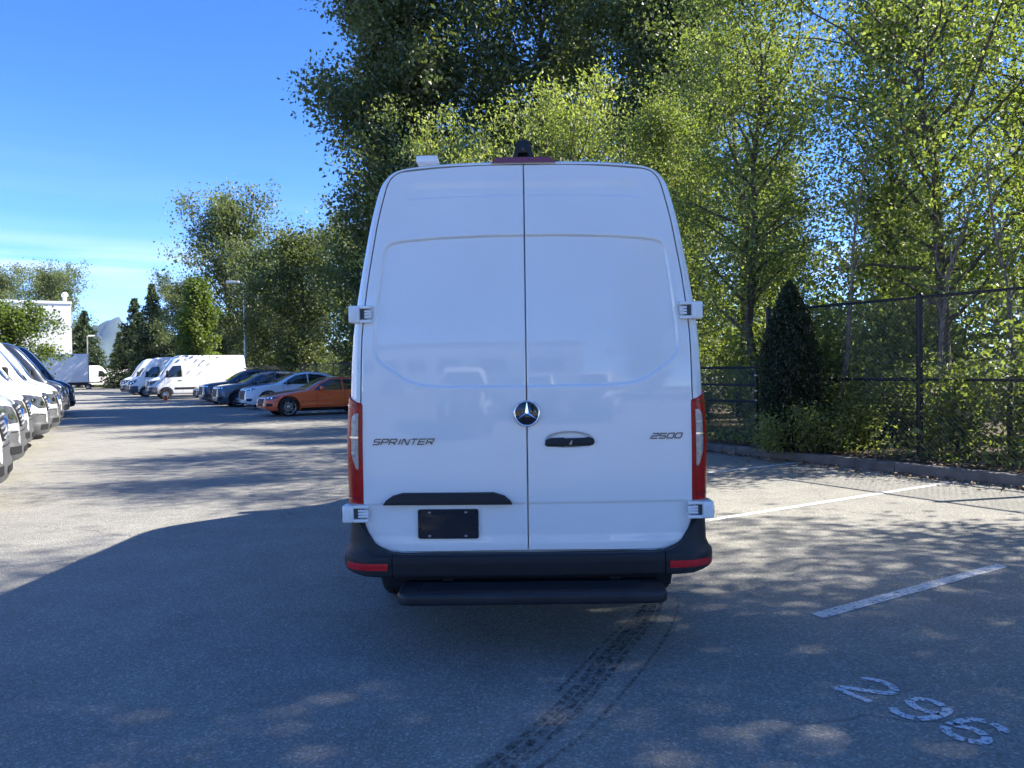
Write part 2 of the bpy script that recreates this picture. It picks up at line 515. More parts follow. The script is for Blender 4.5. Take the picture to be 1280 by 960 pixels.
def patch(bvh, poly, fn, D, off=0.004, step=0.06, depth=0.02, far=4.0, rim=True):
    """a panel that follows the surface: a 2-D outline cast onto it along D, with a rim going in"""
    D = Vector(D).normalized()
    b = densify([Vector(p) for p in poly], step)
    nb = len(b)
    xs = [p.x for p in b]; ys = [p.y for p in b]
    pts = list(b)
    y = min(ys) + step
    while y < max(ys):
        x = min(xs) + step
        while x < max(xs):
            pts.append(Vector((x, y))); x += step
        y += step
    ed = [(i, (i + 1) % nb) for i in range(nb)]
    vv, ee, ff, ov, oe, of = delaunay_2d_cdt([Vector((p.x, p.y)) for p in pts], ed, [tuple(range(nb))], 1, 1e-5)
    P, ok = [], []
    for p in vv:
        o = Vector(fn(p.x, p.y)) - D * far
        h, nrm, idx, dist = bvh.ray_cast(o, D)
        if h is None:
            P.append(Vector((0, 0, 0))); ok.append(False)
        else:
            if nrm.dot(D) > 0: nrm = -nrm
            P.append(h + nrm * off * 0.5 - D * off * 0.5); ok.append(True)
    F = [tuple(f) for f in ff if all(ok[i] for i in f)]
    mb = MB()
    mb.v = [tuple(p) for p in P]; mb.f = F
    if rim:
        cnt = {}
        for f in F:
            for i in range(len(f)):
                e_ = (f[i], f[(i + 1) % len(f)])
                cnt[e_] = cnt.get(e_, 0) + 1
        k = {}
        for (a, c) in list(cnt):
            if (c, a) in cnt: continue
            for q in (a, c):
                if q not in k:
                    k[q] = len(mb.v); mb.v.append(tuple(P[q] + D * depth))
            mb.f.append((c, a, k[a], k[c]))
    me = mb.mesh('patch', True)
    bm = bmesh.new(); bm.from_mesh(me)
    loose = [v for v in bm.verts if not v.link_faces]
    bmesh.ops.delete(bm, geom=loose, context='VERTS')
    bm.to_mesh(me); bm.free()
    return me

def both_sides(bvh, poly, name, mat, parent, off=0.004, step=0.06, depth=0.02, smooth=40):
    """the same panel on the left and the right flank; poly in (y, z)"""
    r = []
    for sx in (-1, 1):
        me = patch(bvh, poly, lambda u, v: (sx * 0.0, u, v), (-sx, 0, 0), off, step, depth)
        r.append(obj(name, me, mat, parent, smooth))
    return r

def ribbon(bvh, pts, w, fn, D, off=0.003):
    """a narrow gap line cast onto a surface"""
    D = Vector(D).normalized()
    pts = [Vector(p) for p in densify_open(pts, 0.05)]
    mb = MB(); rows = []
    for i, p in enumerate(pts):
        t = (pts[min(i + 1, len(pts) - 1)] - pts[max(i - 1, 0)]).normalized()
        nrm2 = Vector((-t.y, t.x)) * w / 2
        row = []
        for q in (p - nrm2, p + nrm2):
            h, nr, _, _ = bvh.ray_cast(Vector(fn(q.x, q.y)) - D * 4.0, D)
            if h is None: row = None; break
            row.append(h - D * off)
        if row: rows.append(row)
    if len(rows) > 1: mb.grid(rows)
    return mb.mesh('ribbon', False)

def densify_open(pts, step):
    out = []
    for a, b in zip(pts[:-1], pts[1:]):
        a, b = Vector(a), Vector(b)
        n = max(1, int((b - a).length / step))
        out += [a.lerp(b, k / n) for k in range(n)]
    out.append(Vector(pts[-1]))
    return out

def stroke2d(polys, w):
    """flat strokes: each polyline a ribbon of width w; returns list of (verts, faces) in 2-D"""
    res = []
    for pl in polys:
        P = [Vector(p) for p in pl]
        vs2, fs = [], []
        for i, p in enumerate(P):
            a = (p - P[i - 1]).normalized() if i > 0 else None
            b = (P[i + 1] - p).normalized() if i < len(P) - 1 else None
            t = ((a or b) + (b or a)).normalized()
            ref = a or b
            n2 = Vector((-t.y, t.x)); c = max(0.5, n2.dot(Vector((-ref.y, ref.x))))
            vs2 += [p - n2 * w / 2 / c, p + n2 * w / 2 / c]
            if i: fs.append((2 * i - 2, 2 * i, 2 * i + 1, 2 * i - 1))
        res.append((vs2, fs))
    return res

# ================================================================== ground, lot, kerb
def sheet(name, pts, z, mat, parent=None):
    mb = MB(); mb.add([(p[0], p[1], z) for p in pts], [tuple(range(len(pts)))])
    o = mb.build(name, mat, parent, fix=False)
    return o

ground = sheet('ground', [(-9000, -9000), (9000, -9000), (9000, 9000), (-9000, 9000)], -0.03, M['field'])
tag(ground, kind='structure')

lotpts = [lot(-60, 10.42), lot(140, 10.42), lot(140, -34), lot(-60, -34)]
parking_lot = sheet('parking_lot', [tuple(p) for p in lotpts], 0.0, M['asphalt'])
tag(parking_lot, kind='structure')

# verge behind the kerb: uneven earth
vb = MB(); rows = []
rv = random.Random(3)
for i in range(-30, 71):
    a = i * 1.6
    rows.append([tuple(lot(a, p, z + rv.uniform(-.02, .03) * (1 if p > 10.7 else 0))) for p, z in ((10.60, .10), (10.9, .135), (11.3, .15), (11.9, .17), (12.8, .16), (15, .14), (22, .1), (45, .05), (120, -.02))])
vo = vb.grid(rows).build('verge', M['earth'], None, 60)
tag(vo, kind='structure')

# kerb in cast lengths with joints
kerb = bpy.data.objects.new('kerb', None); COL.objects.link(kerb); tag(kerb, kind='structure')
kb = MB()
sec = [(10.42, -.02), (10.435, .12), (10.455, .145), (10.60, .150), (10.615, .14), (10.62, -.02)]
kb.grid([[tuple(lot(a, p, z)) for p, z in sec] for a in (0, 1, 2, 2.992)])
kb.f.append(tuple(range(6))); kb.f.append(tuple(range(18, 24)))
kme = kb.mesh('kerb_stone'); kme.materials.append(M['kerb'])
for i in range(-9, 26):
    o = obj('kerb_stone', kme, None, kerb)
    o.location = lot(i * 3.0 + .6, rv.uniform(-.006, .006), rv.uniform(-.004, .004))

# painted stall lines and the stall number
def line(a, p0, p1, w=.10, z=.004):
    pts = [lot(a - w / 2, p0), lot(a + w / 2, p0 + .01), lot(a + w / 2, p1), lot(a - w / 2, p1 - .02)]
    return sheet('stall_line', [tuple(q) for q in pts], z, M['line'], parking_lot)
line(3.10, 4.08, 6.32)
for k in range(1, 24):
    line(3.10 + 2.55 * k, 4.9 if k == 1 else 5.2, 10.38)
for k in range(1, 4):
    line(3.10 - 2.55 * k, 4.1, 10.38)
for k in range(0, 22):
    line(8.0 + 3.1 * k, -7.0, -1.2)
    
def arc(cx, cy, rx, ry, a0, a1, n=14):
    return [(cx + rx * math.cos(R(a0 + (a1 - a0) * i / n)), cy + ry * math.sin(R(a0 + (a1 - a0) * i / n))) for i in range(n + 1)]
DIG = {
 '2': [arc(.11, .205, .088, .072, 165, 20), arc(.11, .205, .088, .072, 10, -38, 5) + [(.025, .05)], [(.012, .022), (.205, .022)]],
 '9': [arc(.10, .205, .080, .064, 62, 180, 9), arc(.10, .205, .080, .064, 192, 330, 9), arc(.10, .205, .080, .064, 48, 5, 6) + [(.182, .16), (.176, .10), (.150, .045)], [(.135, .032), (.10, .018), (.055, .022), (.022, .050)]],
 '6': [[(.182, .225), (.155, .258), (.11, .268)], [(.085, .265), (.045, .235), (.024, .175), (.020, .10)], arc(.10, .080, .080, .064, 185, 290, 8), arc(.10, .080, .080, .064, 300, 400, 8), arc(.10, .080, .080, .064, 52, 150, 8)],
}
nb = MB()
for ch, a0 in (('2', 2.375), ('9', 2.10), ('6', 1.865)):
    for vs2, fs in stroke2d(DIG[ch], .042):
        nb.add([tuple(lot(a0 - q.x, 3.215 + q.y, .005)) for q in vs2], fs)
nb.build('stall_number', M['number'], parking_lot, fix=False)

# dark tyre marks that curve out from under the van
def track(pts, w, z, m_=6):
    P = cr(pts, m_)
    mb = MB()
    for vs2, fs in stroke2d([[(p[0], p[1]) for p in P]], w):
        mb.add([(q.x, q.y, z) for q in vs2], fs)
    return mb.build('tyre_mark', M['tyremark'], parking_lot, fix=False)
main = [(.98, 5.3), (.86, 4.85), (.70, 4.50), (.52, 4.12), (.33, 3.70), (.15, 3.35), (-.06, 3.02), (-.40, 2.60)]
for dx, w_, z_ in ((-.045, .040, .0042), (.008, .045, .0046), (.058, .030, .0050)):
    track([(x + dx * .85, y - dx * .5) for x, y in main], w_, z_)
track([(.86, 5.0), (.72, 4.72), (.55, 4.42), (.38, 4.05), (.20, 3.68)], .022, .0054)
track([(1.12, 5.2), (1.04, 4.85), (.88, 4.42), (.70, 4.02), (.46, 3.55), (.26, 3.20), (.02, 2.9)], .020, .0058)

# ================================================================== vegetation
def leaf_mesh(name, C, size, rng, up=0.35, aspect=.62, jit=.35, hang=0.0, tint=None):
    """C: (N,3) leaf centres. Each leaf a folded diamond of its own"""
    N = len(C)
    n = rng.normal(size=(N, 3)); n[:, 2] += up * 2
    n /= np.linalg.norm(n, axis=1)[:, None]
    a = rng.normal(size=(N, 3)); a[:, 2] -= hang
    a -= n * np.sum(a * n, 1)[:, None]
    a /= np.linalg.norm(a, axis=1)[:, None]
    b = np.cross(n, a)
    s = size * (1 + jit * rng.uniform(-1, 1, N))[:, None]
    V = np.empty((N, 4, 3))
    V[:, 0] = C - a * s * .5
    V[:, 1] = C + b * s * .5 * aspect + n * s * .10 - a * s * .06
    V[:, 2] = C + a * s * .5 - n * s * .06
    V[:, 3] = C - b * s * .5 * aspect + n * s * .10 - a * s * .06
    me = bpy.data.meshes.new(name)
    me.vertices.add(N * 4)
    me.vertices.foreach_set('co', V.reshape(-1).astype(np.float32))
    me.loops.add(N * 4)
    me.loops.foreach_set('vertex_index', np.arange(N * 4, dtype=np.int32))
    me.polygons.add(N)
    me.polygons.foreach_set('loop_start', np.arange(0, N * 4, 4, dtype=np.int32))
    me.update(calc_edges=True)
    t = rng.beta(2.2, 2.2, N) if tint is None else tint
    at = me.attributes.new('tint', 'FLOAT', 'POINT')
    at.data.foreach_set('value', np.repeat(t, 4).astype(np.float32))
    return me

SHAPES = {
 'poplar': lambda t: (0.55 + .45 * math.sin(min(1, t * 1.6) * math.pi / 2)) * (1 - max(0, t - .35) / .65) ** .75 + .06,
 'round': lambda t: math.sqrt(max(0, 1 - (2 * t - 1) ** 2)) * .92 + .10,
 'tall': lambda t: (0.72 + .28 * math.sin(t * math.pi)) * (1 if t < .72 else math.sqrt(max(0, 1 - ((t - .72) / .30) ** 2)) + .05),
 'cone': lambda t: (1 - t) ** .85 + .04,
}

def grow(name, seed, H, Rc, cb=.15, shape='poplar', limbs=30, subs=5, per=26, clump=.32, leaf=.11, tr=.14, bark='palebark', mat='leaf_near', up=.35, hang=.4, rise=(25, 60), lean=.0, aspect=.62, wob=.12):
    """returns (trunk mesh, crown mesh): tapered trunk and limbs, clumps of single leaves on the twigs"""
    rng = np.random.default_rng(seed)
    wood = MB()
    n = 9
    la = rng.uniform(0, 6.28)
    tp = []
    off = np.zeros(2)
    for i in range(n + 1):
        t = i / n
        tp.append((off[0] + lean * H * t * t * math.cos(la), off[1] + lean * H * t * t * math.sin(la), H * .97 * t))
        off = off + rng.normal(size=2) * wob * H / 14
    tr_r = [tr * (1.25 if i == 0 else 1) * (1 - .93 * (i / n)) + .008 for i in range(n + 1)]
    wood.tube(tp, tr_r, 9)
    TP = np.array(tp)
    def on_trunk(t):
        x = t * n; i = min(n - 1, int(x)); f = x - i
        return TP[i] * (1 - f) + TP[i + 1] * f, tr_r[i] * (1 - f) + tr_r[i + 1] * f
    C, K = [], []
    for k in range(limbs):
        ct = ((k + rng.uniform(0, .9)) / limbs)
        t = cb + (.985 - cb) * ct
        p, r0 = on_trunk(t)
        az = k * 2.39996 + rng.uniform(-.5, .5)
        L = Rc * SHAPES[shape](ct) * rng.uniform(.72, 1.18)
        el = R(rng.uniform(*rise))
        d = np.array([math.cos(az) * math.cos(el), math.sin(az) * math.cos(el), math.sin(el)])
        q = p.copy(); pts = [q.copy()]; m = 5
        for i in range(m):
            d = d + rng.normal(size=3) * .16 + np.array([0, 0, -.05 if i > 2 else .02]); d /= np.linalg.norm(d)
            q = q + d * L / m / max(.35, math.cos(el)) ** .5; pts.append(q.copy())
        lr = max(.010, min(r0 * .55, .012 + .018 * L))
        wood.tube(pts, [lr * (1 - .85 * i / m) + .003 for i in range(m + 1)], 5, False)
        PT = np.array(pts)
        for s in range(subs):
            f = rng.uniform(.18, 1.0) if s else 1.0
            x = f * m; i = min(m - 1, int(x)); g = x - i
            c0 = PT[i] * (1 - g) + PT[i + 1] * g
            sd_ = rng.normal(size=3) * .8 + d * .7 + np.array([0, 0, .15]); sd_ /= np.linalg.norm(sd_)
            sl = (.20 + .22 * rng.random()) * max(.7, L * .8)
            c1 = c0 + sd_ * sl * .5 + rng.normal(size=3) * .05
            c2 = c0 + sd_ * sl
            if s < 4: wood.tube([c0, c1, c2], [.010, .006, .003], 4, False)
            for cc in (c1, c2):
                m_ = int(per * rng.uniform(.5, 1.3))
                C.append(cc + rng.normal(size=(m_, 3)) * clump * np.array([1, 1, .75]) * rng.uniform(.7, 1.25))
                K.append(np.full(m_, rng.normal() * .13))
    C = np.concatenate(C); K = np.concatenate(K)
    C = C[C[:, 2] > .15] if True else C
    K = K[:len(C)]
    tint = np.clip(rng.beta(2.2, 2.2, len(C)) + K, 0, 1)
    tm = wood.mesh(name + '_trunk', False); tm.materials.append(M[bark])
    tm.polygons.foreach_set('use_smooth', [True] * len(tm.polygons))
    cm = leaf_mesh(name + '_crown', C, leaf, rng, up, aspect, hang=hang, tint=tint); cm.materials.append(M[mat])
    return tm, cm

def conifer(name, seed, H, Rc, layers=34, per=110, mat='needle_far', leaf=.34):
    rng = np.random.default_rng(seed)
    wood = MB().tube([(0, 0, 0), (0, 0, H * .5), (0, 0, H)], [H * .016, H * .009, .01], 8)
    C = []
    for i in range(layers):
        t = .06 + .94 * i / layers
        rr = Rc * ((1 - t) ** .85 + .03) * rng.uniform(.85, 1.12)
        nb_ = max(5, int(11 * (1 - t) + 4))
        for k in range(nb_):
            az = rng.uniform(0, 6.283); l_ = rr * rng.uniform(.7, 1.15)
            m = max(6, int(per * (1 - t * .6) * rng.uniform(.6, 1.2)))
            u = rng.random(m) ** .7
            droop = -.28 * l_ * u ** 1.6 + .05
            x = np.cos(az) * l_ * u + rng.normal(size=m) * .10 * (l_ * .5 + .3); y = np.sin(az) * l_ * u + rng.normal(size=m) * .10 * (l_ * .5 + .3)
            C.append(np.stack([x, y, H * t + droop + rng.normal(size=m) * .12], 1))
    C = np.concatenate(C)
    tm = wood.mesh(name + '_trunk', False); tm.materials.append(M['bark'])
    cm = leaf_mesh(name + '_crown', C, leaf, rng, .2, .34, hang=.5); cm.materials.append(M[mat])
    return tm, cm

def shrub(name, seed, H, Rc, N, leaf, mat, stems=9):
    rng = np.random.default_rng(seed)
    wood = MB(); C = []
    for k in range(stems):
        az = rng.uniform(0, 6.283); rr = Rc * rng.uniform(.2, 1) * .75; h = H * rng.uniform(.55, 1.05)
        p = [(rng.normal() * .1, rng.normal() * .1, 0), (math.cos(az) * rr * .5, math.sin(az) * rr * .5, h * .55), (math.cos(az) * rr, math.sin(az) * rr, h)]
        wood.tube(p, [.016, .010, .004], 5, False)
        P = np.array(p)
        m = N // stems
        u = rng.uniform(.12, 1.0, m)[:, None]
        base = np.where(u < .55, P[0] + (P[1] - P[0]) * u / .55, P[1] + (P[2] - P[1]) * (u - .55) / .45)
        C.append(base + rng.normal(size=(m, 3)) * np.array([Rc * .20, Rc * .20, H * .10]))
    C = np.concatenate(C); C = C[C[:, 2] > .03]
    tm = wood.mesh(name + '_stem', False); tm.materials.append(M['bark'])
    cm = leaf_mesh(name + '_foliage', C, leaf, rng, .5, .6, hang=.3); cm.materials.append(M[mat])
    return tm, cm

def plant(name, kinds, loc, label, cat, group=None, rz=0.0, sc=1.0, sz=None, parts=('trunk', 'crown')):
    t = thing(name, label, cat, loc, rz, group)
    t.scale = (sc, sc, sz or sc)
    obj(parts[0], kinds[0], None, t); obj(parts[1], kinds[1], None, t)
    return t

PN = [grow('poplar', 11, 11, 2.3, .20, 'tall', 46, 7, 48, .30, .086, .105, 'bark', 'leaf_near'),
      grow('poplar', 12, 11, 2.1, .20, 'tall', 42, 7, 48, .30, .086, .10, 'bark', 'leaf_near'),
      grow('poplar', 13, 10, 2.3, .14, 'poplar', 40, 7, 50, .32, .084, .11, 'bark', 'leaf_near')]
BR = grow('willow', 21, 10, 3.0, .08, 'round', 44, 6, 42, .36, .135, .15, 'bark', 'leaf_bright', hang=1.6, aspect=.42)
DK = [grow('cottonwood', 31, 24, 3.65, .03, 'tall', 120, 8, 62, .48, .20, .36, 'bark', 'leaf_dark'),
      grow('cottonwood', 32, 20, 4.0, .05, 'tall', 90, 8, 56, .52, .19, .32, 'bark', 'leaf_dark')]
FAR = [grow('broadleaf', 41, 18, 5.6, .05, 'round', 60, 7, 40, .70, .30, .30, 'bark', 'leaf_grey'),
       grow('broadleaf', 42, 14, 4.2, .05, 'round', 50, 7, 40, .60, .27, .25, 'bark', 'leaf_dark')]
MAP_ = [grow('maple', 51, 7.2, 1.25, .16, 'poplar', 44, 6, 26, .20, .16, .07, 'bark', 'leaf_maple', aspect=.85),
        grow('maple', 52, 6.0, 2.6, .18, 'round', 40, 6, 34, .32, .18, .09, 'bark', 'leaf_maple', aspect=.85)]
CF = [conifer('fir', 61, 12, 3.3), conifer('fir', 62, 10, 3.7)]
SH = [shrub('bush', 71, 1.5, 1.0, 2600, .085, 'leaf_near'), shrub('bush', 72, 1.1, .9, 2200, .080, 'leaf_bright'), shrub('bush', 73, 2.3, 1.2, 3600, .095, 'leaf_near')]

# ---- the columnar cedar in front of the fence
rng = np.random.default_rng(5)
tt = rng.random(52000) ** .9
rr = .47 * np.where(tt < .35, .86 + .14 * tt / .35, np.cos(np.clip((tt - .35) / .65, 0, 1) * math.pi / 2) ** .75) * (rng.random(52000) ** .22)
aa = rng.uniform(0, 6.283, 52000)
rr = rr * (1 + .13 * np.sin(aa * 5 + tt * 9) * np.sin(tt * 23 + aa * 2) + .09 * np.sin(aa * 11 + tt * 31) + .09 * rng.normal(size=52000))
cedC = np.stack([np.cos(aa) * rr, np.sin(aa) * rr, .12 + tt * 2.78], 1)
cm = leaf_mesh('cedar_crown', cedC, .060, rng, .1, .34, hang=-1.8); cm.materials.append(M['needle'])
tm = MB().tube([(0, 0, 0), (0, 0, 1.4), (0, 0, 2.6)], [.07, .05, .01], 8).mesh('cedar_trunk'); tm.materials.append(M['bark'])
plant('cedar', (tm, cm), (4.78, 13.05, .13), 'dark narrow cone-shaped cedar standing before the chain-link fence', 'tree')

# ---- trees close behind the fence
near = [
 (0, (7.35, 13.0), 1.0, 'leafy poplar with a thick trunk right behind the tall fence panel', 'poplar_tree'),
 (1, (5.35, 16.3), .96, 'slender poplar growing behind the dark cedar and the low fence', 'poplar_tree'),
 (1, (10.9, 15.4), .95, 'leafy poplar beside the thick-trunked one behind the tall fence', 'poplar_tree'),
 (2, (8.5, 17.2), 1.02, 'bushy poplar in the second row behind the thick-trunked poplar', 'poplar_tree'),
 (0, (12.3, 17.8), 1.0, 'poplar standing deep behind the tall chain-link fence panel', 'poplar_tree'),
 (2, (3.9, 19.4), .82, 'bushy poplar rising over the right edge of the van roof', 'poplar_tree'),
 (1, (6.6, 22.0), 1.0, 'slim poplar in the second row behind the low fence', 'poplar_tree'),
]
for i, (k, (x, y), sc, lab, nm) in enumerate(near):
    plant(nm, PN[k], (x, y, .12), lab, 'tree', 'poplars behind the fence', i * 1.7, sc)
plant('willow_tree', BR, (1.75, 22.6, .1), 'bright yellow-green willow rising above the van roof', 'tree', None, .4, .90)
plant('willow_tree', BR, (-2.3, 26.5, .1), 'small bright green willow between the big cottonwood and the van', 'tree', None, 2.4, .92)
SAP = [grow('sapling', 81, 4.6, .55, .45, 'poplar', 12, 3, 8, .14, .085, .040, 'palebark', 'leaf_near', lean=.16, rise=(40, 75)),
       grow('sapling', 82, 5.4, .6, .5, 'poplar', 12, 3, 8, .14, .085, .045, 'palebark', 'leaf_near', lean=-.20, rise=(40, 75))]
for k, (x, y, rz, sc, lab) in enumerate(((6.9, 12.35, 2.9, 1.0, 'thin bare leaning sapling just right of the thick fence post'), (7.9, 12.0, .8, .9, 'thin pale sapling leaning behind the tall fence rail'), (8.3, 11.9, 4.4, 1.1, 'tall thin pale sapling leaning against its neighbour behind the fence'), (5.9, 13.6, 1.6, .95, 'thin straight sapling beside the dark cedar'))):
    plant('sapling', SAP[k % 2], (x, y, .12), lab, 'sapling', None, rz, sc)
# trees along the fence beside and behind the camera: they throw the dappled shade
for i, (k, x, y, sc) in enumerate([(0, 10.3, 6.3, 1.35), (1, 11.6, 4.2, 1.40), (2, 12.6, 1.8, 1.45), (1, 13.6, 6.6, 1.55)]):
    plant('poplar_tree', PN[k], (x, y, .12), 'tall poplar along the fence beside the numbered stall', 'tree', 'shade poplars beside the numbered stalls', i * 2.1 + 1.3, sc)
# big dark trees further along
plant('cottonwood_tree', DK[0], (-4.45, 34.0, .1), 'huge dark cottonwood towering behind the orange car', 'tree', None, .3, 1.0)
plant('cottonwood_tree', DK[1], (1.4, 35.5, .1), 'tall dark cottonwood behind the bright willow', 'tree', None, 2.0, 1.08)
plant('cottonwood_tree', DK[0], (5.6, 31.0, .1), 'tall dark cottonwood behind the slim poplars', 'tree', None, 4.0, .80)
for i, (k, x, y, sc) in enumerate([(1, 11.3, 33, .50), (0, 17, 33, .38), (1, 26, 25, .76), (0, 8.6, 43, .62), (1, 21, 39, .5), (0, 29, 31, .5), (1, 30, 17, .8)]):
    plant('cottonwood_tree', DK[k], (x, y, .1), 'dark cottonwood deep in the wood behind the poplars', 'tree', 'cottonwoods deep in the wood', i * 1.3, sc)
# beyond the parked cars
plant('broadleaf_tree', FAR[0], (-26.3, 71, 0), 'tall pale green broadleaf tree behind the lamp post and parked vans', 'tree', None, .0, .82, .92)
plant('broadleaf_tree', FAR[1], (-21.0, 66, 0), 'grey-green broadleaf tree beside the taller pale one', 'tree', None, 1.0, .84)
plant('broadleaf_tree', FAR[1], (-12.6, 46, 0), 'dark broadleaf tree behind the white crossover car', 'tree', None, 2.0, .68)
plant('broadleaf_tree', FAR[1], (-16.6, 54, 0), 'dark broadleaf tree behind the navy and grey cars', 'tree', None, 3.3, .62)
plant('broadleaf_tree', FAR[0], (-8.2, 41.5, 0), 'dense broadleaf tree filling the gap beneath the huge cottonwood', 'tree', None, 4.2, .50)
plant('broadleaf_tree', FAR[0], (-37, 86, 0), 'rounded broadleaf tree beside the dark firs at the end of the aisle', 'tree', None, 4.0, .62)
plant('fir_tree', CF[0], (-41.0, 87, 0), 'pointed dark fir beside the antenna mast', 'tree', None, 0, 1.0)
plant('fir_tree', CF[1], (-45.5, 92, 0), 'broad fir with its right side in shade at the end of the aisle', 'tree', None, 1, 1.08)
plant('fir_tree', CF[1], (-33.5, 80, 0), 'dark fir half hidden behind the young maple', 'tree', None, 2, .9)
plant('fir_tree', CF[1], (-55.5, 99, 0), 'dark fir beside the white building corner', 'tree', None, 3, 1.0)
plant('fir_tree', CF[1], (-52.0, 108, 0), 'small far fir above the far white van', 'tree', None, 5, .70)
plant('broadleaf_tree', FAR[0], (-60.5, 100, 0), 'large grey-green tree rising behind the white building corner', 'tree', None, .7, .80)
plant('broadleaf_tree', FAR[0], (-70.5, 104, 0), 'large tree looming over the white building roof', 'tree', None, 2.9, .84)
plant('maple_tree', MAP_[0], (-20.4, 49.5, 0), 'young light green maple in front of the long white van', 'tree', None, 0, 1.08)
plant('maple_tree', MAP_[1], (-29.6, 44.8, 0), 'round light green maple beside the dark parked vans', 'tree', None, 0, .84)
# a far belt of trees that closes the view
rb = random.Random(12)
for i in range(22):
    a, p = 30 + i * 6.5 + rb.uniform(-2, 2), rb.uniform(19, 32)
    q = lot(a, p)
    plant('broadleaf_tree', FAR[i % 2], (q.x, q.y, 0), ('pale broadleaf tree in the belt behind the long fence', 'dark broadleaf tree in the belt behind the long fence')[i % 2], 'tree', ('pale trees in the belt', 'dark trees in the belt')[i % 2], rb.uniform(0, 6), rb.uniform(.42, .60))
for i in range(10):
    q = Vector((-92 + i * 7.5, 118 + rb.uniform(-4, 8), 0))
    plant('fir_tree', CF[i % 2], tuple(q), ('slim far fir in the row closing off the aisle', 'broad far fir in the row closing off the aisle')[i % 2], 'tree', ('slim firs closing off the aisle', 'broad firs closing off the aisle')[i % 2], rb.uniform(0, 6), rb.uniform(.62, .85))

# ---- undergrowth: bushes along both sides of the fence, one by one
for i in range(46):
    a = -4 + i * .62 + rb.uniform(-.3, .3)
    p = rb.choice((11.9, 12.2, 12.6, 13.2))
    k = rb.choice((0, 0, 1, 2, 2))
    if i > 34: a = 17 + (i - 34) * 2.2
    q = lot(a, p, .12)
    plant('bush', SH[k], tuple(q), ('broad dark green wild bush at the foot of the fence', 'low yellow-green wild bush at the foot of the fence', 'tall leafy wild bush standing against the fence')[k], 'bush', ('broad bushes along the fence', 'yellow-green bushes along the fence', 'tall bushes along the fence')[k], rb.uniform(0, 6), rb.uniform(.7, 1.15), parts=('stem', 'foliage'))
for i, (x, y, k, sc, lab) in enumerate(((4.35, 12.75, 1, .6, 'low yellow-green bush covering the left foot of the cedar'), (4.85, 12.45, 0, .55, 'leafy green bush in front of the cedar foot'), (5.35, 12.5, 1, .6, 'low yellow-green bush at the right foot of the cedar'), (5.75, 12.75, 2, .55, 'tall leafy bush between the cedar and the thick fence post'))):
    plant('bush', SH[k], (x, y, .13), lab, 'bush', None, i, sc, parts=('stem', 'foliage'))
for i in range(26):
    q = lot(-6 + i * 1.6, rb.uniform(14, 19), .1)
    plant('bush', SH[2], tuple(q), 'tall wild bush in the shade under the poplars', 'bush', 'tall bushes under the poplars', rb.uniform(0, 6), rb.uniform(1.1, 1.8), parts=('stem', 'foliage'))

# ---- undergrowth nobody could count: weeds and ivy at the foot of the fence, dead leaves by the kerb, the far wood
rng = np.random.default_rng(77)
N = 15000
a = rng.uniform(-6, 34, N); p = 10.85 + rng.gamma(2.0, .45, N)
h = rng.gamma(1.6, .10, N) * np.where(p < 11.2, .5, 1.5)
C = np.stack([AX.x * a + PX.x * p, AX.y * a + PX.y * p, .15 + h], 1)
gm = leaf_mesh('weeds', C, .075, rng, .5, .5, hang=-.6); gm.materials.append(M['leaf_bright'])
tag(obj('weeds', gm), 'low green weeds and ivy along the foot of the fence', 'weeds', kind='stuff')
N = 7500
a = rng.uniform(-6, 22, N); p = np.where(rng.random(N) < .72, 10.62 + rng.gamma(1.5, .28, N), 10.40 - rng.gamma(1.2, .10, N) * (1 + 2 * np.exp(-((a - 7.4) / 1.3) ** 2)))
C = np.stack([AX.x * a + PX.x * p, AX.y * a + PX.y * p, np.where(p > 10.61, .165, .012) + rng.random(N) * .02], 1)
lm = leaf_mesh('leaf_litter', C, .065, rng, 1.6, .6); lm.materials.append(M['litter'])
tag(obj('leaf_litter', lm), 'dry brown leaves scattered along the kerb', 'leaves', kind='stuff')
N = 62000
a = rng.uniform(-20, 120, N); p = rng.uniform(23, 34, N); z = rng.random(N) ** .8 * (4.6 + 1.3 * np.sin(a * .5) + .9 * np.sin(a * 1.31 + p))
C = np.stack([AX.x * a + PX.x * p, AX.y * a + PX.y * p, z], 1)
fm = leaf_mesh('far_wood', C, .30, rng, .3, .6); fm.materials.append(M['leaf_dark'])
tag(obj('far_wood', fm), 'dense dark thicket of the wood behind the trees', 'wood', kind='stuff')
lf = leaf_mesh('fallen_leaf', np.array([[-1.84, 2.96, .012]]), .075, np.random.default_rng(2), 3, .8); lf.materials.append(M['leaf_maple'])
tag(obj('fallen_leaf', lf), 'single green leaf lying on the shaded asphalt', 'leaf')

